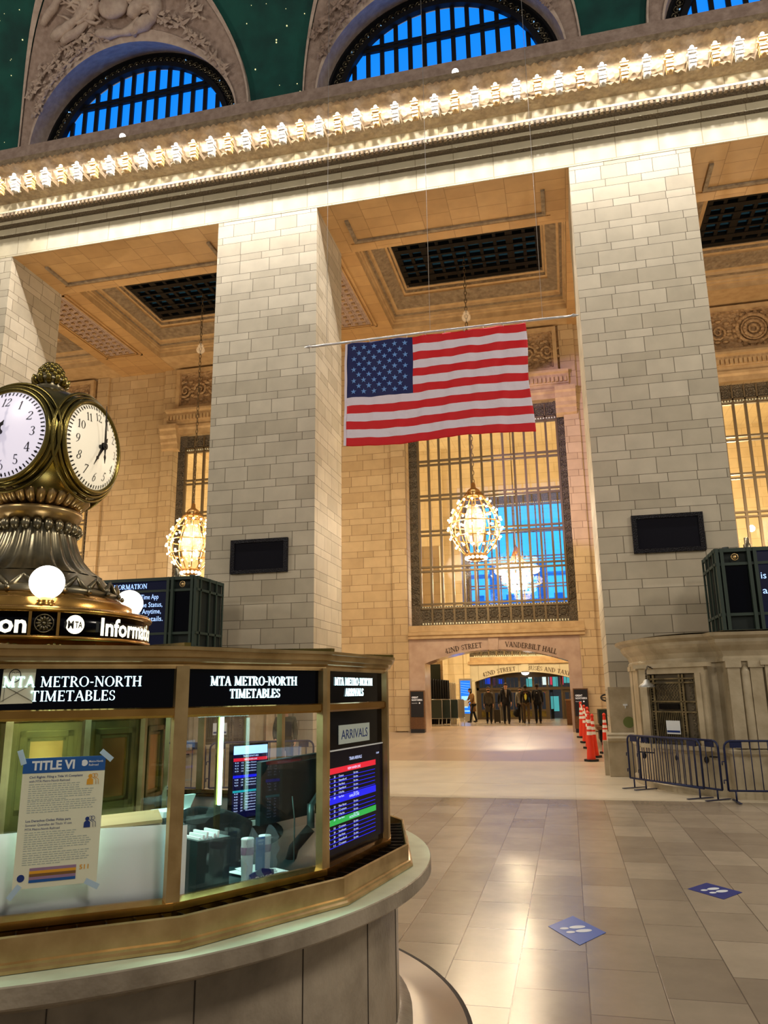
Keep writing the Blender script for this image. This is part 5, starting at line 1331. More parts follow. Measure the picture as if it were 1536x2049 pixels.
b.build('bead_collar', 'bronze_pewter', root)
b = MB(); b.lathe([(.2, Z(3.13)), (.23, Z(3.15)), (.27, Z(3.19)), (.285, Z(3.22)), (.285, Z(3.245)), (.25, Z(3.255)), (.2, Z(3.26)), (.2, Z(3.3))], 40); b.build('cup_ring', 'brass_worn', root)
b = MB()
for i in range(28):
    a = 2*pi*i/28; b.tube([(r*cos(a), r*sin(a), z) for r, z in ((.2, Z(3.27)), (.26, Z(3.29)), (.3, Z(3.335)), (.3, Z(3.365)), (.27, Z(3.37)))], [.022, .028, .032, .03, .02], 6)
b.build('gadroon_ring', 'brass_worn', root)
# ball body: a sphere with four flat-mouthed faces; everything beyond each face plane is pressed back to it
RB, DF, RF, ZC = .485, .372, .305, Z(3.69)
b = MB(); nu, nv = 96, 64; vs = []; fs = []
for jv in range(nv+1):
    th = -pi/2+pi*jv/nv
    for i in range(nu):
        a = 2*pi*i/nu; p = Vector((RB*cos(th)*cos(a), RB*cos(th)*sin(a), RB*sin(th)*.93))
        if abs(p.x) > DF: p *= 1; p.x = math.copysign(DF, p.x)
        if abs(p.y) > DF: p.y = math.copysign(DF, p.y)
        vs.append((p.x, p.y, p.z+ZC))
for jv in range(nv):
    for i in range(nu): fs.append((jv*nu+i, jv*nu+(i+1) % nu, (jv+1)*nu+(i+1) % nu, (jv+1)*nu+i))
b.add(vs, fs, 0, True); b.build('ball_body', 'brass_dark', root)
for k, (nx, ny, dm) in enumerate(((0, -1, 'dial_cool'), (1, 0, 'dial_warm'), (0, 1, 'dial_warm'), (-1, 0, 'dial_warm'))):
    nvec = Vector((nx, ny, 0)); rv = (-nvec).cross(Vector((0, 0, 1))); F = frame(nvec*(DF)+Vector((0, 0, ZC)), rv, nvec)
    b = MB()
    for (r, w, d) in ((.315, .02, .01), (.345, .012, -.008), (.375, .012, -.035)):
        b.tube([F(r*cos(a*pi/32), r*sin(a*pi/32), d) for a in range(64)], w, 6, closed=True)
    b.build('face_rim', 'brass_dark', root)
    dome = lambda u, v: .01+.06*(1-min(1, (u*u+v*v)/RF**2))
    b = MB(); rings = 10; vs = [F(0, 0, dome(0, 0))]; fs = []
    for i in range(1, rings+1):
        for q in range(48): a = 2*pi*q/48; r = RF*i/rings; vs.append(F(r*cos(a), r*sin(a), dome(r*cos(a), r*sin(a))))
    for q in range(48):
        fs.append((0, 1+q, 1+(q+1) % 48))
        for i in range(rings-1): fs.append((1+i*48+q, 1+(i+1)*48+q, 1+(i+1)*48+(q+1) % 48, 1+i*48+(q+1) % 48))
    b.add(vs, fs, 0, True); dial = b.build('dial', dm, root, label='cool white dial' if k == 0 else 'warm white dial')
    b = MB(); D = lambda u, v, d=0: F(u, v, dome(u, v)+.002+d)
    for m_ in range(60):
        a = pi/2-m_*pi/30; big = m_ % 5 == 0; r0, r1, w = (.268, .292, .0045) if not big else (.265, .295, .006)
        c_, s_ = cos(a), sin(a)
        b.poly([(r0*c_+w*s_, r0*s_-w*c_), (r1*c_+w*s_, r1*s_-w*c_), (r1*c_-w*s_, r1*s_+w*c_), (r0*c_-w*s_, r0*s_+w*c_)] if not big else [(r0*c_, r0*s_), (.28*c_+.009*s_, .28*s_-.009*c_), (r1*c_, r1*s_), (.28*c_-.009*s_, .28*s_+.009*c_)], 0, .001, D)
    b.build('minute_track', 'ink', dial)
    for hnum in range(1, 13):
        b = MB(); a = pi/2-hnum*pi/6; cu, cv = .215*cos(a), .215*sin(a); hgt = .062
        serif(b, str(hnum), lambda u, v, d=0: D(cu+u, cv-hgt/2+v, d), hgt, 0, .001, bold=1.0, slant=.12); b.build('numeral', 'ink', dial)
    def hand(name, ang, L_, tail, w, d):
        h = MB(); a = pi/2-ang; c_, s_ = cos(a), sin(a); G_ = lambda u, v, dd=0: F(u*c_-v*s_, u*s_+v*c_, d+dd)
        h.poly([(-tail, -w*.8), (-tail*.8, -w*2.0), (-tail*.6, -w*.6), (0, -w*2.2), (L_*.55, -w*.9), (L_*.62, -w*1.9), (L_*.7, -w*.8), (L_, 0), (L_*.7, w*.8), (L_*.62, w*1.9), (L_*.55, w*.9), (0, w*2.2), (-tail*.6, w*.6), (-tail*.8, w*2.0), (-tail, w*.8), (-tail*1.25, 0)], 0, .005, G_)
        h.poly([(.026*cos(q*pi/8), .026*sin(q*pi/8)) for q in range(16)], 0, .006, G_); h.build(name, 'ink', root)
    hand('hour_hand', radians(211), .185, .065, .007, .095); hand('minute_hand', radians(-3), .29, .1, .0055, .108)
    b = MB(); b.tube([F(0, 0, .06), F(0, 0, .115)], .016, 8); b.build('hub', 'ink', root)
b = MB(); b.lathe([(.14, Z(4.08)), (.13, Z(4.12)), (.09, Z(4.13)), (.085, Z(4.15)), (.1, Z(4.165)), (.085, Z(4.18)), (.1, Z(4.2)), (.115, Z(4.215)), (.1, Z(4.235)), (.085, Z(4.25)), (.085, Z(4.28)), (.065, Z(4.32)), (.03, Z(4.35)), (0, Z(4.355))], 24)
b.build('finial_body', 'bronze_pewter', root)
b = MB()
for i in range(12):
    a = i*pi/6; b.tube([(r*cos(a), r*sin(a), z) for r, z in ((.07, Z(4.17)), (.11, Z(4.2)), (.118, Z(4.235)), (.13, Z(4.24)))], [.012, .022, .018, .006], 5)
for r_i, (r, z) in enumerate(((.088, 4.26), (.085, 4.285), (.07, 4.31), (.045, 4.335))):
    for i in range(10): a = (i+.5*r_i)*pi/5; b.ball((r*.93*cos(a), r*.93*sin(a), Z(z)), .018, 6, 5, 0, (1, 1, 1.4))
b.build('acorn_scales', 'brass_dark', root)
b = MB()
for i in range(26): a = i*2*pi/26; b.ball((.18*cos(a), .18*sin(a), Z(4.06)), .03, 6, 4, 0, (1, 1, .5))
b.build('top_leaf_ring', 'bronze_pewter', root)

# round sign under the clock
root = thing('round_information_sign', 'round brass band with lit words Information under the clock', 'sign', (CK.x, CK.y, 2.22))
Zr = lambda z: z-2.22
R_ = .775
MB().lathe([(.66, Zr(2.34)), (R_-.02, Zr(2.34)), (R_-.02, Zr(2.505)), (.66, Zr(2.505))], 96).build('dark_band', 'black_panel', root)
MB().lathe([(.5, Zr(2.33)), (R_+.012, Zr(2.33)), (R_+.012, Zr(2.352)), (.5, Zr(2.352))], 96).build('lower_rim', 'brass', root)
MB().lathe([(.3, Zr(2.49)), (R_+.015, Zr(2.49)), (R_+.02, Zr(2.505)), (R_, Zr(2.525)), (.3, Zr(2.53))], 96).build('upper_rim', 'brass', root)
MB().lathe([(.66, Zr(2.52)), (.66, Zr(2.585)), (.64, Zr(2.6)), (.3, Zr(2.6))], 96).build('upper_tier', 'brass', root)
FR = lambda ang, R=R_: (lambda u, v, d=0: ((R+d)*cos(ang+u/R), (R+d)*sin(ang+u/R), Zr(v)))
for a in (-51.5, -40.2, 41, 62, 150, 170, -160, -140):
    b = MB(); b.poly([(-.008, 2.35), (.008, 2.35), (.008, 2.495), (-.008, 2.495)], -.03, .01, FR(radians(a))); b.build('divider', 'brass', root)
def rosette(a):
    b = MB(); F = FR(radians(a)); b.tube([F(.052*cos(q*pi/12), 2.422+.052*sin(q*pi/12), .0) for q in range(24)], .004, 5, closed=True)
    for q in range(12):
        t = q*pi/6; b.tube([F(.012*cos(t), 2.422+.012*sin(t), 0), F(.03*cos(t), 2.422+.03*sin(t), .004), F(.046*cos(t), 2.422+.046*sin(t), 0)], [.004, .009, .004], 5)
    b.ball(F(0, 2.422, 0), .012, 8, 6); b.build('rosette', 'bronze_pewter', root)
for a in (-45.8, 51, 160, -150): rosette(a)
def ring_text(text, a0, align, size, width):
    b = MB(); sans(b, text, FR(radians(a0)), size, .004, align, width=width, bold=.028)
    b.v = [(x, y, z+Zr(2.368)-Zr(0)) for x, y, z in b.v]; b.build('lit_lettering', 'letter_cream', root)
ring_text('Information', -20.5, 'l', .108, .68)
ring_text('Information', -52.6, 'r', .108, .68)
ring_text('Information', 80, 'l', .108, .68)
def mta(a):
    b = MB(); F = FR(radians(a)); cz = 2.422
    pts = [(.056*cos(t), cz+.056*sin(t)) for t in [radians(-158+i*(316/20)) for i in range(21)]]
    b.poly(pts+[(-.047, cz+.006)], 0, .003, F); b.build('logo_disc', 'letter_cream', root)
    b = MB(); F2 = lambda u, v, d=0: F(u, v+cz-.024, .004+d)
    sans(b, 'M', lambda u, v, d=0: F2(u-.027, v, d), .046, .002, 'c', width=.034, bold=.03); sans(b, 'TA', lambda u, v, d=0: F2(u+.02, v+.004, d), .04, .002, 'c', width=.045, bold=.02); b.build('logo_letters', 'ink', root)
mta(-32.8)
# scrolls and buds between the sign and the booth roof
b = MB()
MB().lathe([(.74, Zr(2.2)), (.74, Zr(2.33)), (.3, Zr(2.33))], 64).build('brass_drum', 'brass', root)
for i in range(20):
    a = radians(-80+i*18+3)
    F = FR(a, .78)
    for s in (-1, 1): b.tube([F(s*(.03+.03*(1-t/10)*cos(t*.8)), 2.275+.03*(1-t/10)*sin(t*.8), 0) for t in range(9)], .008, 5)
    b.ball(F(0, 2.25, .0), .02, 8, 6, 0, (1, 1, 1.4)); b.ball(F(0, 2.29, .0), .013, 6, 5, 0, (1, 1, 1.8))
b.build('scrollwork', 'brass_dark', root)

for a, lab in ((-45.5, 'white glowing globe lamp in front of the clock pedestal'), (60, 'white glowing globe lamp right of the clock, before the blue INFORMATION display'), (150, 'white globe lamp at the back of the ring hidden behind the clock'), (-140, 'white globe lamp left of the clock at the edge of the picture')):
    ar = radians(a); r = .72
    root = thing('globe_lamp', lab, 'lamp', (CK.x+r*cos(ar), CK.y+r*sin(ar), 2.53), group='globe lamps round the clock')
    MB().lathe([(.055, 0), (.055, .012), (.045, .02), (.05, .03), (.04, .035), (.036, .05)], 24).build('base', 'brass', root)
    MB().ball((0, 0, .14), .1, 28, 18).build('globe', 'bulb_globe', root)

# ================================================================== INFORMATION BOOTH
CB = Vector((-3.294, 4.693, 0)); PH = -.745; RW = 2.168
def V(k, R=RW):
    a = PH+k*pi/8; return Vector((CB.x+R*cos(a), CB.y+R*sin(a), 0))
root = thing('information_booth', 'round brass and marble information booth with lit timetable signs', 'booth', (CB.x, CB.y, 0))
B0 = root
Lo = lambda p: (p[0]-CB.x, p[1]-CB.y, p[2])
MB().lathe([(2.2, .12), (2.2, .86), (2.23, .9), (2.23, .92)], 160, smooth=False).build('marble_drum', 'drum_marble', root)
MB().lathe([(2.28, 0), (2.28, .1), (2.2, .13)], 96).build('drum_base', 'drum_marble', root)
b = MB()
for i in range(24): a = PH+i*pi/12+.05; b.box(2.198, 2.203, -.0025, .0025, .12, .9, 0, lambda x, y, z, a=a: (x*cos(a)-y*sin(a), x*sin(a)+y*cos(a), z))
b.lathe([(2.2035, .84), (2.2035, .85)], 120); b.build('drum_joints', 'joint_dark', root)
MB().lathe([(2.2, .915), (2.405, .915), (2.415, .925), (2.415, .992), (2.41, .997)], 160, smooth=False).build('counter_edge', 'drum_marble', root)
MB().lathe([(2.41, .997), (1.9, .998)], 160, smooth=False).build('counter_top', 'counter_lit_marble', root)
MB().lathe([(2.2, .84), (2.235, .85), (2.25, .87), (2.28, .885), (2.3, .915)], 160).build('counter_moulding', 'drum_marble', root)
MB().lathe([(2.2, .0), (2.62, .0), (2.62, .004), (2.2, .004)], 120).build('floor_ring', 'ramp_marble', root)
MB().lathe([(2.62, .004), (2.65, .004), (2.65, .0), (2.62, .0)], 120).build('floor_ring_joint', 'joint_dark', root)
ring = lambda R: [(V(k, R).x-CB.x, V(k, R).y-CB.y) for k in range(16)]
def swp(R, prof, name, m): b = MB(); b.sweep(ring(R), prof); return b.build(name, m, root)
tray = swp(2.316, [(-.0, .998), (.012, 1.0), (.012, 1.012), (0, 1.02), (0, 1.03), (-.012, 1.035), (-.012, 1.118), (-.02, 1.124), (-.028, 1.118), (-.028, 1.03)], 'ledge_tray', 'brass_worn')
swp(2.28, [(0, 1.03), (-.12, 1.035)], 'tray_floor', 'tray_dark')
for k in (-1, 0, 1, 2, 3):
    p0, p1 = V(k-1, 2.28)-CB, V(k, 2.28)-CB; t = (p1-p0).normalized(); n = Vector((t.y, -t.x, 0))
    for i in range(8):
        c = p0+(p1-p0)*((i+.5)/8); MB().bar((c.x-n.x*.11, c.y-n.y*.11, 1.07), (c.x, c.y, 1.07), .006, .07).build('tray_divider', 'tray_dark', tray)
swp(2.168, [(.0, 1.03), (.012, 1.06), (.012, 1.11), (.03, 1.12), (.03, 1.15), (-.02, 1.16), (-.04, 1.16)], 'sill', 'brass')
swp(2.168, [(-.03, 1.905), (.012, 1.905), (.02, 1.915), (.02, 1.945), (.012, 1.95), (-.03, 1.95)], 'transom_rail', 'brass')
swp(2.168, [(-.03, 2.118), (.014, 2.118), (.02, 2.13), (.014, 2.14), (.03, 2.15), (.03, 2.165), (.05, 2.17), (.055, 2.195), (.07, 2.2), (.07, 2.215), (-.03, 2.22)], 'cornice', 'brass_worn')
b = MB(); b.sweep(ring(2.2), [(0, 2.205), (-.9, 2.235), (-1.35, 2.24)]); b.build('roof', 'brass_dark', root)
for k in range(16):
    p0, p1 = V(k, 2.23)-CB, V(k, 1.4)-CB; MB().bar((p0.x, p0.y, 2.222), (p1.x, p1.y, 2.25), .03, .02).build('roof_seam', 'brass_dark', root)
for k in range(16):
    c = V(k)-CB; a = PH+k*pi/8
    b = MB(); b.poly([(-.02, -.03), (.022, -.03), (.026, 0), (.022, .03), (-.02, .03)], 1.14, 2.13, lambda u, v, d=0: (c.x+u*cos(a)-v*sin(a), c.y+u*sin(a)+v*cos(a), d)); b.build('post', 'brass_worn', root)
def PF(k, inset=0., base=CB):
    A = V(k-1); Bp = V(k); t = (Bp-A).normalized(); n = Vector((t.y, -t.x, 0)); return frame(A-n*inset-base, t, n)
W_ = .846
for k in range(16):
    F = PF(k); b = MB(); b.poly([(.02, 1.15), (W_-.02, 1.15), (W_-.02, 1.91), (.02, 1.91)], -.012, -.006, F)
    if k != 2: b.build('glass', 'glass', root)
    b = MB(); b.poly([(.02, 1.945), (W_-.02, 1.945), (W_-.02, 2.12), (.02, 2.12)], -.016, -.004, F)
    if k in (-1 % 16, 0, 1, 2, 3): b.build('sign_panel', 'black_panel', root)
    else: b.build('sign_panel', 'black_panel', root)
def sign(k, l1, l2, w1, w2, uc, bo=1.0):
    F = PF(k); b = MB()
    serif(b, l1, lambda u, v, d=0: F(uc+u, 2.043+v, d-.003), .043, 0, .006, stretch=w1/(sum(GL[c][0]*1.06 for c in l1)*.043), bold=bo)
    serif(b, l2, lambda u, v, d=0: F(uc+u, 1.984+v, d-.003), .043, 0, .006, stretch=w2/(sum(GL[c][0]*1.06 for c in l2)*.043), bold=bo)
    b.build('lit_lettering', 'letter_cyan', root)
sign(0, 'MTA METRO-NORTH', 'TIMETABLES', .555, .34, .4)
sign(1, 'MTA METRO-NORTH', 'TIMETABLES', .515, .3, .412)
sign(2, 'MTA METRO-NORTH', 'ARRIVALS', .52, .25, .4, .5)

# third window: dark panel with ARRIVALS card and arrivals screen
F = PF(2)
b = MB(); b.poly([(.02, 1.15), (W_-.02, 1.15), (W_-.02, 1.91), (.02, 1.91)], -.03, -.006, F); b.build('black_window_panel', 'black_panel', root)
aroot = thing('arrivals_card', 'pale card reading ARRIVALS above the train arrivals screen', 'card', (0, 0, 0)); aroot.location = V(1)
FA = PF(2, 0, V(1))
b = MB(); b.poly([(.19, 1.73), (.61, 1.73), (.61, 1.83), (.19, 1.83)], -.004, 0, FA); b.build('card', 'desk_top', aroot)
b = MB(); sans(b, 'ARRIVALS', lambda u, v, d=0: FA(.4+u, 1.755+v, d), .052, .001, 'c', width=.36); b.build('lettering', 'poster_navy', aroot)
sroot = thing('arrivals_screen', 'screen listing train arrivals in red, blue and green bars behind the third booth window', 'screen', (0, 0, 0)); sroot.location = V(1)
b = MB(); b.poly([(.02, 1.19), (.8, 1.19), (.8, 1.7), (.02, 1.7)], -.005, .002, FA); b.poly([(.02, 1.7), (.8, 1.7), (.8, 1.706), (.02, 1.706)], -.005, .006, FA, 1); b.build('panel', ['screen_black', 'paper'], sroot)
b = MB(); rr = random.Random(5)
def bar(v, h, m): MB().poly([(.02, v), (.69, v), (.69, v+h), (.02, v+h)], .002, .003, FA).build('line_bar', m, sroot)
bar(1.585, .03, 'screen_red'); bar(1.435, .036, 'screen_blue'); bar(1.33, .03, 'screen_green')
tx = lambda s, u, v, sz, w, al='c': sans(b, s, lambda p, q, d=0: FA(u+p, v+q, d+.0035), sz, .001, al, width=w)
tx('TRAIN ARRIVALS', .4, 1.64, .018, .17); tx('NEW HAVEN LINE', .38, 1.592, .014, .17); tx('HARLEM LINE', .38, 1.446, .014, .13); tx('HUDSON LINE', .38, 1.338, .013, .13); tx('10:09', .72, 1.645, .012, .04); b.build('headings', 'screen_text', sroot)
for (v0, nr) in ((1.565, 6), (1.415, 4), (1.31, 5)):
    for i in range(nr):
        v = v0-i*.021
        if v < 1.2: continue
        b = MB(); tx('%d:%02d' % (rr.randint(6, 9), rr.randint(10, 59)), .04, v, .011, .035, 'l'); tx(str(rr.randint(10, 42)), .12, v, .011, .02, 'l'); tx(rr.choice(['Stamford', 'New Haven', 'Southeast', 'N White Plains', 'Croton']), .18, v, .011, rr.uniform(.06, .1), 'l'); tx('On time', .37, v, .011, .06, 'l'); b.build('listing_row', 'screen_text', sroot)
b = MB()
for (v0, nr) in ((1.56, 6), (1.41, 4), (1.305, 5)):
    for i in range(nr):
        v = v0-i*.021
        if v > 1.2: b.poly([(.03, v), (.68, v), (.68, v+.003), (.03, v+.003)], .002, .0028, FA)
b.build('row_lines', 'screen_blue', sroot)

# brass core with panelled doors
CC_ = Vector((-3.42, 4.62, 0))
broot = thing('brass_core', 'panelled brass core with framed panes inside the booth behind the poster', 'booth core', CC_)
n8 = 12; Rc = .78
pl = [(Rc*cos(PH+.1+i*2*pi/n8), Rc*sin(PH+.1+i*2*pi/n8)) for i in range(n8)]
b = MB(); b.sweep(pl, [(0, 0), (0, 2.22)]); b.build('wall', 'brass_dark', broot)
b = MB(); b.sweep(pl, [(.02, 1.86), (.04, 1.88), (.03, 1.94), (.05, 1.96), (.0, 1.98)]); b.sweep(pl, [(0, 1.15), (.03, 1.16), (.03, 1.22), (0, 1.24)]); b.build('rails', 'brass', broot)
for i in range(n8):
    a, c = Vector((*pl[i], 0)), Vector((*pl[(i+1) % n8], 0)); t = (c-a).normalized(); n = Vector((t.y, -t.x, 0)); F = frame(a, t, n); w = (c-a).length
    b = MB()
    for (u0, u1, v0, v1, d) in ((.06, w-.06, 1.78, 1.81, .025), (.06, w-.06, 1.36, 1.39, .025), (.06, .09, 1.36, 1.81, .025), (w-.09, w-.06, 1.36, 1.81, .025), (.1, w-.1, 1.755, 1.77, .012), (.1, w-.1, 1.4, 1.415, .012), (.1, .115, 1.4, 1.77, .012), (w-.115, w-.1, 1.4, 1.77, .012)):
        b.poly([(u0, v0), (u1, v0), (u1, v1), (u0, v1)], 0, d, F)
    b.build('door_frame', 'brass_dark', broot)
    MB().poly([(.115, 1.415), (w-.115, 1.415), (w-.115, 1.755), (.115, 1.755)], 0, .004, F).build('mirror_pane', 'brass', broot)
    MB().poly([(-.02, 1.2), (.02, 1.2), (.02, 1.88), (-.02, 1.88)], 0, .03, F).build('stile', 'brass_worn', broot)

# inner shelf and desk
MB().lathe([(1.45, 1.04), (2.1, 1.04), (2.1, 1.1), (1.45, 1.1)], 64).build('inner_counter', 'plastic_dark', root)
def item(name, label, cat, k, u, inset, z):
    F0 = PF(k, inset, Vector((0, 0, 0))); p = F0(u, z, 0); A = V(k-1); Bp = V(k); t = Bp-A
    return thing(name, label, cat, p, atan2(t.y, t.x))
# poster on the first window
r = item('poster', 'taped TITLE VI civil rights poster with blue header on the first booth window', 'poster', 0, .385, .014, 1.255)
b = MB(); F = lambda u, v, d=0: (u, -d, v)
b.poly([(-.158, 0), (.158, 0), (.162, .5), (-.158, .5)], -.001, 0, F); b.build('sheet', 'paper_cream', r)
MB().poly([(-.158, .44), (.1615, .44), (.162, .5), (-.158, .5)], 0, .0008, F).build('header_band', 'poster_blue', r)
b = MB(); sans(b, 'TITLE VI', lambda u, v, d=0: F(-.125+u, .453+v, d), .036, .0012, 'l', width=.165, bold=.035)
b.poly([(.078+.013*cos(t), .473+.013*sin(t)) for t in [radians(-140+i*14) for i in range(21)]], .0008, .0014, F)
sans(b, 'Metro-North', lambda u, v, d=0: F(.096+u, .474+v, d), .009, .0012, 'l', width=.056, bold=.01); sans(b, 'Railroad', lambda u, v, d=0: F(.096+u, .46+v, d), .009, .0012, 'l', width=.038, bold=.01); b.build('header_lettering', 'paper', r)
b = MB(); L3 = lambda s, v, w, sz=.0095, bo=0.: sans(b, s, lambda p, q, d=0: F(-.13+p, v+q, d), sz, .001, 'l', width=w, bold=bo)
L3('Civil Rights: Filing a Title VI Complaint', .42, .205, .0095, .01); L3('with MTA Metro-North Railroad', .404, .155)
L3('Los Derechos Civiles: Póliza para', .25, .17, .0095, .01); L3('Someter Querellas del Título VI con', .234, .175); L3('MTA Metro-North Railroad', .218, .13)
b.build('headings', 'poster_navy', r)
b = MB(); rr = random.Random(2)
for v0, nl, wd in ((.394, 8, .24), (.328, 6, .25), (.208, 9, .235), (.13, 6, .24)):
    for i in range(nl):
        x = -.13; v = v0-i*.0085; lim = -.13+wd*(1 if i < nl-1 else .6)-(.05 if v0 in (.394, .208) and i < 3 else 0)
        while x < lim:
            w = rr.uniform(.006, .02); b.poly([(x, v), (x+w, v), (x+w, v+.0028), (x, v+.0028)], 0, .0006, F); x += w+.004
b.build('body_text_lines', 'poster_grey', r)
def people_icon(u0, v0, m):
    b = MB()
    for i, o in enumerate((0, .012, .022)):
        if i == 0:
            b.poly([(u0+.008*cos(a*pi/6), v0+.034+.008*sin(a*pi/6)) for a in range(12)], 0, .0012, F); b.poly([(u0-.013, v0), (u0+.013, v0), (u0+.012, v0+.02), (u0+.006, v0+.026), (u0-.006, v0+.026), (u0-.012, v0+.02)], 0, .0012, F)
        else:
            b.tube([F(u0+o+.007*cos(a*pi/6), v0+.036+.008*sin(a*pi/6), .001) for a in range(12)], .0008, 4, closed=True); b.tube([F(u0+o+.012, v0, .001), F(u0+o+.011, v0+.02, .001), F(u0+o, v0+.027, .001)], .0008, 4)
    b.build('people_icon', m, r)
people_icon(.105, .385, 'poster_yellow'); people_icon(.105, .215, 'poster_navy')
b = MB()
for i, m in enumerate((0, 1, 2, 3, 4)): b.poly([(-.1, .02+i*.011), (.075, .02+i*.011), (.075, .031+i*.011), (-.1, .031+i*.011)], 0, .001, F, m)
b.build('striped_label', ['poster_blue', 'cup_mauve', 'cloth_tan', 'poster_yellow', 'cup_mauve'], r)
b = MB(); b.poly([(-.13+.014*cos(t), .04+.014*sin(t)) for t in [i*pi/8 for i in range(16)]], 0, .001, F); b.build('round_logo', 'poster_navy', r)
b = MB(); sans(b, '511', lambda p, q, d=0: F(.105+p, .055+q, d), .018, .001, 'c', width=.035, bold=.02); b.build('orange_number', 'poster_yellow', r)
for (u, v, a) in ((-.165, .505, 1.9), (.165, .5, -.7), (-.15, -.01, .9), (.14, -.005, -.5)):
    b = MB(); c, s = cos(a), sin(a); b.poly([(u+c*x-s*y, v+s*x+c*y) for x, y in ((-.03, -.011), (.03, -.011), (.03, .011), (-.03, .011))], .001, .0016, F); b.build('tape', 'tape', r)
# reversed notice stuck behind the first lit sign
r = item('reversed_notice', 'yellowish notice with a crossed-out face stuck behind the first lit sign, seen from its back', 'notice', 0, .18, .0028, 1.965)
b = MB(); b.poly([(-.062, .01), (.06, .012), (.065, .172), (-.04, .17), (-.04, .155), (-.06, .15)], -.001, .0005, F); b.build('sheet', 'paper_cream', r)
b = MB()
for P in (((-.06, .09), (.06, .02)), ((-.06, .02), (.06, .095)), ((-.05, .02), (-.05, .1))): b.bar(F(*P[0], .001), F(*P[1], .001), .006, .0008)
b.tube([F(-.015+.022*cos(a), .125+.026*sin(a), .001) for a in [i*pi/10 for i in range(20)]], .0018, 4, closed=True)
b.tube([F(-.022+.006*cos(a), .135+.004*sin(a), .001) for a in [i*pi/6 for i in range(7)]], .001, 4); b.tube([F(-.006+.006*cos(a), .135+.004*sin(a), .001) for a in [i*pi/6 for i in range(7)]], .001, 4)
sans(b, 'covered.', lambda p, q, d=0: F(.03+p, .158+q, .0008), .008, .001, 'c', width=.05, mirror=True); b.build('print', 'ink', r)
# white sheets along the lower part of the first window
r = item('white_paper_screen', 'white paper sheet standing across the lower half of the first booth window', 'paper screen', 0, .43, .09, 1.10)
b = MB(); b.grid(lambda u, v: (-.4+.8*u, .006*sin(u*9)+.01*v, .35*v+.006*sin(u*5)), 30, 4); o = b.build('sheet', 'paper', r); o.modifiers.new('t', 'SOLIDIFY').thickness = .002
r = item('folded_paper_stack', 'brown folded papers lying behind the white sheet near the first window post', 'papers', 0, .62, .2, 1.10)
MB().box(-.14, .2, 0, .16, 0, .33).build('carton', 'paper_brown', r)
b = MB(); b.box(-.14, .2, .0, .16, .33, .345, 0, lambda x, y, z: (x, y, z+.15*(y)+.04*x)); b.build('top_sheets', 'paper_brown', r)
r = item('white_paper', 'white paper sheet standing just right of the first window post', 'paper', 1, .055, .075, 1.10)
MB().box(-.05, .055, 0, .002, 0, .335).build('sheet', 'paper', r)
MB().box(-.01, .02, -.002, 0, .325, .37).build('tape', 'tape', r)
# second window contents
r = item('tissue_box', 'dark green box with white papers sticking out behind the second window', 'box', 1, .31, .22, 1.10)
MB().box(-.09, .09, -.06, .1, 0, .24).build('carton', 'plastic_dark', r)
b = MB()
for i in range(6): b.box(-.075+i*.02, -.065+i*.02, -.04, .08, .2, .25+.01*(i % 3), 0, lambda x, y, z: (x+.1*(z-.2), y, z))
b.build('papers', 'paper', r)
r = item('jacket', 'black jacket draped over a chair back inside the booth', 'jacket', 1, .62, .66, 1.02)
b = MB(); b.grid(lambda u, v: (-.2+.4*u+.04*sin(v*6)*(1-u), .1*sin(u*5)+.02*sin(u*21)*v-.05*v, .38*(1-v*1.0)-.05*(u-.35)**2*4-.06*v*sin(u*9)), 40, 16); o = b.build('cloth', 'fabric_black', r); o.modifiers.new('t', 'SOLIDIFY').thickness = .02
MB().box(-.16, .16, .02, .1, -.3, .33).build('chair_back', 'fabric_black', r)
r = item('departures_screen', 'upright screen listing train departures inside the booth', 'screen', 1, .93, .75, 1.3)
MB().box(-.13, .13, 0, .03, 0, .42).build('casing', 'black_panel', r); MB().box(-.12, .12, -.003, 0, .012, .408).build('display', 'screen_navy', r)
F4 = lambda u, v, d=0: (u, -.003-d, v)
MB().poly([(-.12, .36), (.12, .36), (.12, .408), (-.12, .408)], 0, .001, F4).build('header', 'letter_blue', r)
MB().poly([(-.12, .322), (.12, .322), (.12, .34), (-.12, .34)], 0, .001, F4).build('red_bar', 'screen_red', r)
MB().poly([(-.12, .23), (.12, .23), (.12, .245), (-.12, .245)], 0, .001, F4).build('blue_bar', 'screen_blue', r)
MB().poly([(-.12, .15), (.12, .15), (.12, .162), (-.12, .162)], 0, .001, F4).build('teal_bar', 'screen_teal', r)
b = MB(); t2 = lambda s, u, v, sz, w, al='c': sans(b, s, lambda p, q, d=0: F4(u+p, v+q, d+.001), sz, .0005, al, width=w)
t2('TRAIN DEPARTURES', 0, .345, .01, .11); t2('NEW HAVEN LINE', 0, .327, .009, .09); b.build('headings', 'screen_text', r)
for i in range(18):
    v = .31-i*.0155
    if i in (4, 5, 9, 10): continue
    b = MB(); t2('9:%02d' % (10+i*3), -.11, v, .008, .025, 'l'); t2(str(12+i), -.065, v, .008, .014, 'l'); t2(rr.choice(['Stamford', 'Southeast', 'New Haven', 'Croton-Harmon']), -.03, v, .008, .07, 'l'); b.build('listing_row', 'screen_text', r)
r = item('monitor', 'back of a dark computer monitor on a silver arm behind the second window', 'monitor', 1, 1.02, .47, 1.32)
MB().box(-.23, .28, -.02, .02, 0, .33, 0, lambda x, y, z: (x, y-.02*(x), z+.06*(x))).build('casing', 'plastic_dark', r)
MB().box(-.12, .26, -.024, -.019, .3, .306, 0, lambda x, y, z: (x, y-.02*(x), z+.06*(x))).build('vent_slot', 'ink', r)
MB().bar((.1, -.05, .06), (.24, -.1, .26), .035, .02).build('arm_link', 'plastic_grey', r)
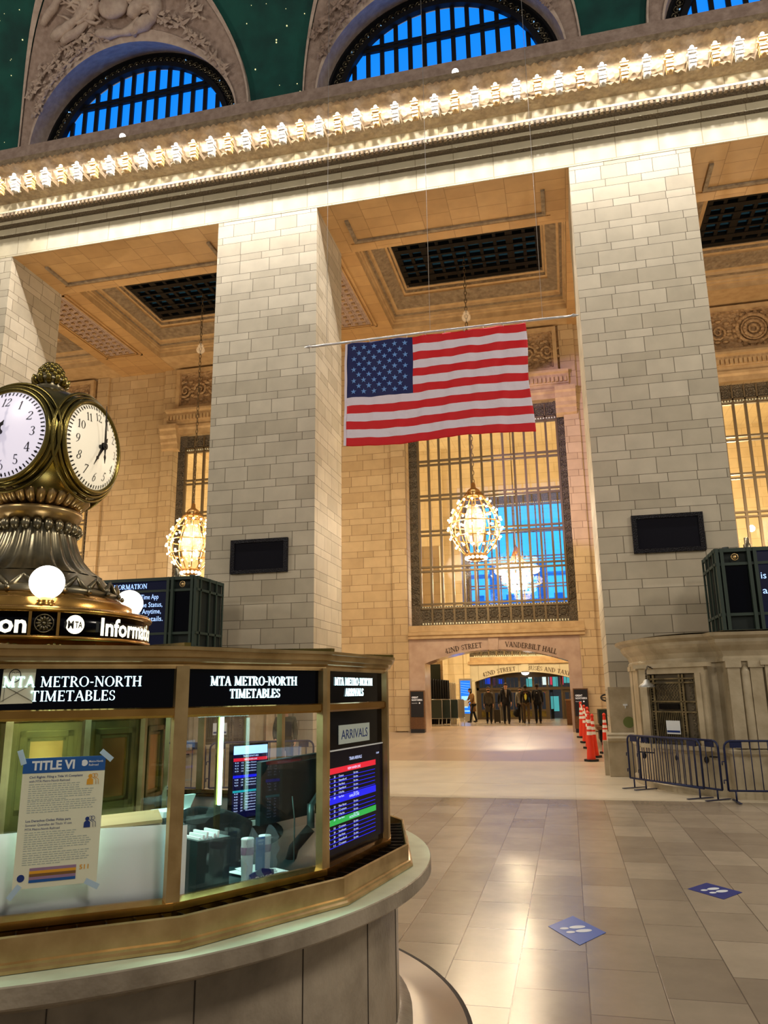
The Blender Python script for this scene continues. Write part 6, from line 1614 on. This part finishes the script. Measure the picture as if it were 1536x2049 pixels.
b = MB(); b.tube([(.1, -.05, -.06), (.1, -.05, .07)], .022, 12); b.build('arm_post', 'plastic_grey', r)
b = MB(); b.tube([(.1, -.05, -.06), (.02, .0, -.16), (.02, .05, -.28)], .03, 8); b.build('arm_stand', 'black_matte', r)
b = MB(); b.tube([(-.02, -.03, .12), (-.01, -.04, 0), (-.01, -.04, -.28)], .004, 5); b.build('cable', 'plastic_grey', r)
r = item('cup_pack', 'clear bag of paper cups with a blue wrapper standing behind the second window', 'cups', 1, .585, .2, 1.10)
for i, (x, m) in enumerate(((-.055, 0), (.05, 1))):
    b = MB(); b.lathe([(.026, 0), (.031, .13), (.031, .2), (.033, .205), (.03, .21), (0, .21)], 16, (x, 0)); c = b.build('cup_stack', 'cup_white', r)
    MB().lathe([(.0325, .135), (.0335, .17)], 16, (x, 0)).build('cup_band', 'cup_mauve', c)
MB().box(-.026, .026, -.035, -.028, .06, .21).build('blue_wrapper', 'poster_blue', r)
b = MB(); F5 = lambda u, v, d=0: (u, -.036-d, v); sans(b, 'VARIETY', lambda p, q, d=0: F5(p, .19+q, d), .009, .0005, 'c', width=.04); sans(b, 'PACK', lambda p, q, d=0: F5(p, .175+q, d), .009, .0005, 'c', width=.028); b.build('wrapper_print', 'tape', r)
MB().poly([(-.075, .0), (.075, .0), (.07, .055), (.0, .07), (-.075, .05)], .045, .052, F).build('brand_patch', 'bag_navy', r)
b = MB(); sans(b, 'DIXIE', lambda p, q, d=0: F(.01+p, .012+q, d+.0525), .026, .0005, 'c', width=.1); b.build('patch_print', 'paper', r)
b = MB(); b.grid(lambda u, v: (-.095+.19*u+.008*sin(v*20), -.05-.01*sin(u*14+v*8), .235*v+(.03*sin(u*11)*v)), 16, 12); b.build('clear_bag', 'bag_clear', r)
r = item('flat_paper', 'pale teal paper lying flat on the inner counter in front of the cup pack', 'paper', 1, .42, .13, 1.102)
MB().box(-.12, .14, -.08, .1, 0, .002).build('sheet', 'desk_top', r)
r = item('papers_on_counter', 'loose papers lying on the inner counter below the monitor', 'papers', 1, .74, .3, 1.10)
for i in range(5): MB().box(-.1+i*.02, .1+i*.02, -.06, .08, .004*i, .004*i+.002, 0, lambda x, y, z, i=i: (x*cos(i)-y*sin(i)*.3, y+.02*i, z)).build('sheet', 'paper', r)
r = item('back_desk', 'cluttered white desk top with papers at the back of the booth below the upright screen', 'desk', 1, .95, 1.15, 0)
MB().box(-.5, .4, -.1, .28, 1.2, 1.23).build('desk_top', 'desk_top', r); MB().box(-.48, .38, -.06, .26, 0, 1.2).build('desk_body', 'plastic_dark', r)
b = MB()
for i in range(9): a = -.45+i*.09; b.box(a, a+.14, -.09, .02, 1.23+.002*i, 1.236+.002*i+(.03 if i % 4 == 0 else 0))
b.build('paper_clutter', 'paper', r)
r = item('paper_tray', 'white tray of leaflets at the left of the second window', 'tray', 1, .50, .85, 1.36)
MB().box(-.1, .1, -.06, .08, 0, .03).build('tray', 'paper', r); MB().box(-.02, .08, -.03, 0, .03, .1, 0, lambda x, y, z: (x+.5*(z-.03), y, z)).build('leaflet', 'desk_top', r); MB().box(-.1, .1, -.05, .08, -.38, 0).build('stand', 'plastic_dark', r)
# lit tube and the shop-like brass rails beyond
r = item('light_tube', 'upright white fluorescent tube inside the booth left of the upright screen', 'lamp', 1, .625, .6, 1.3)
MB().tube([(0, 0, .12), (0, 0, .58)], .011, 8).build('tube', 'tube_white', r); MB().tube([(.0, .0, .6), (-.3, 0, .6)], .01, 8).build('top_tube', 'tube_white', r)
MB().box(-.015, .015, .012, .03, -.27, .62).build('holder', 'brass_dark', r)
for (kk, uu, ins) in ((1, .4, .5), (0, .3, .5), (2, .3, .7), (6, .4, .6), (9, .4, .6), (13, .4, .6)):
    p = PF(kk, ins, Vector((0, 0, 0)))(uu, 2.08, 0)
    d = bpy.data.lights.new('booth_ceiling_light', 'AREA'); d.energy = E_BOOTH*(3 if kk == 0 else 1); d.size = .45; d.color = lin((.72, 1.0, .93)) if kk else lin((.84, 1.0, .92))
    o = bpy.data.objects.new('booth_ceiling_light', d); o.location = p; COL.objects.link(o)
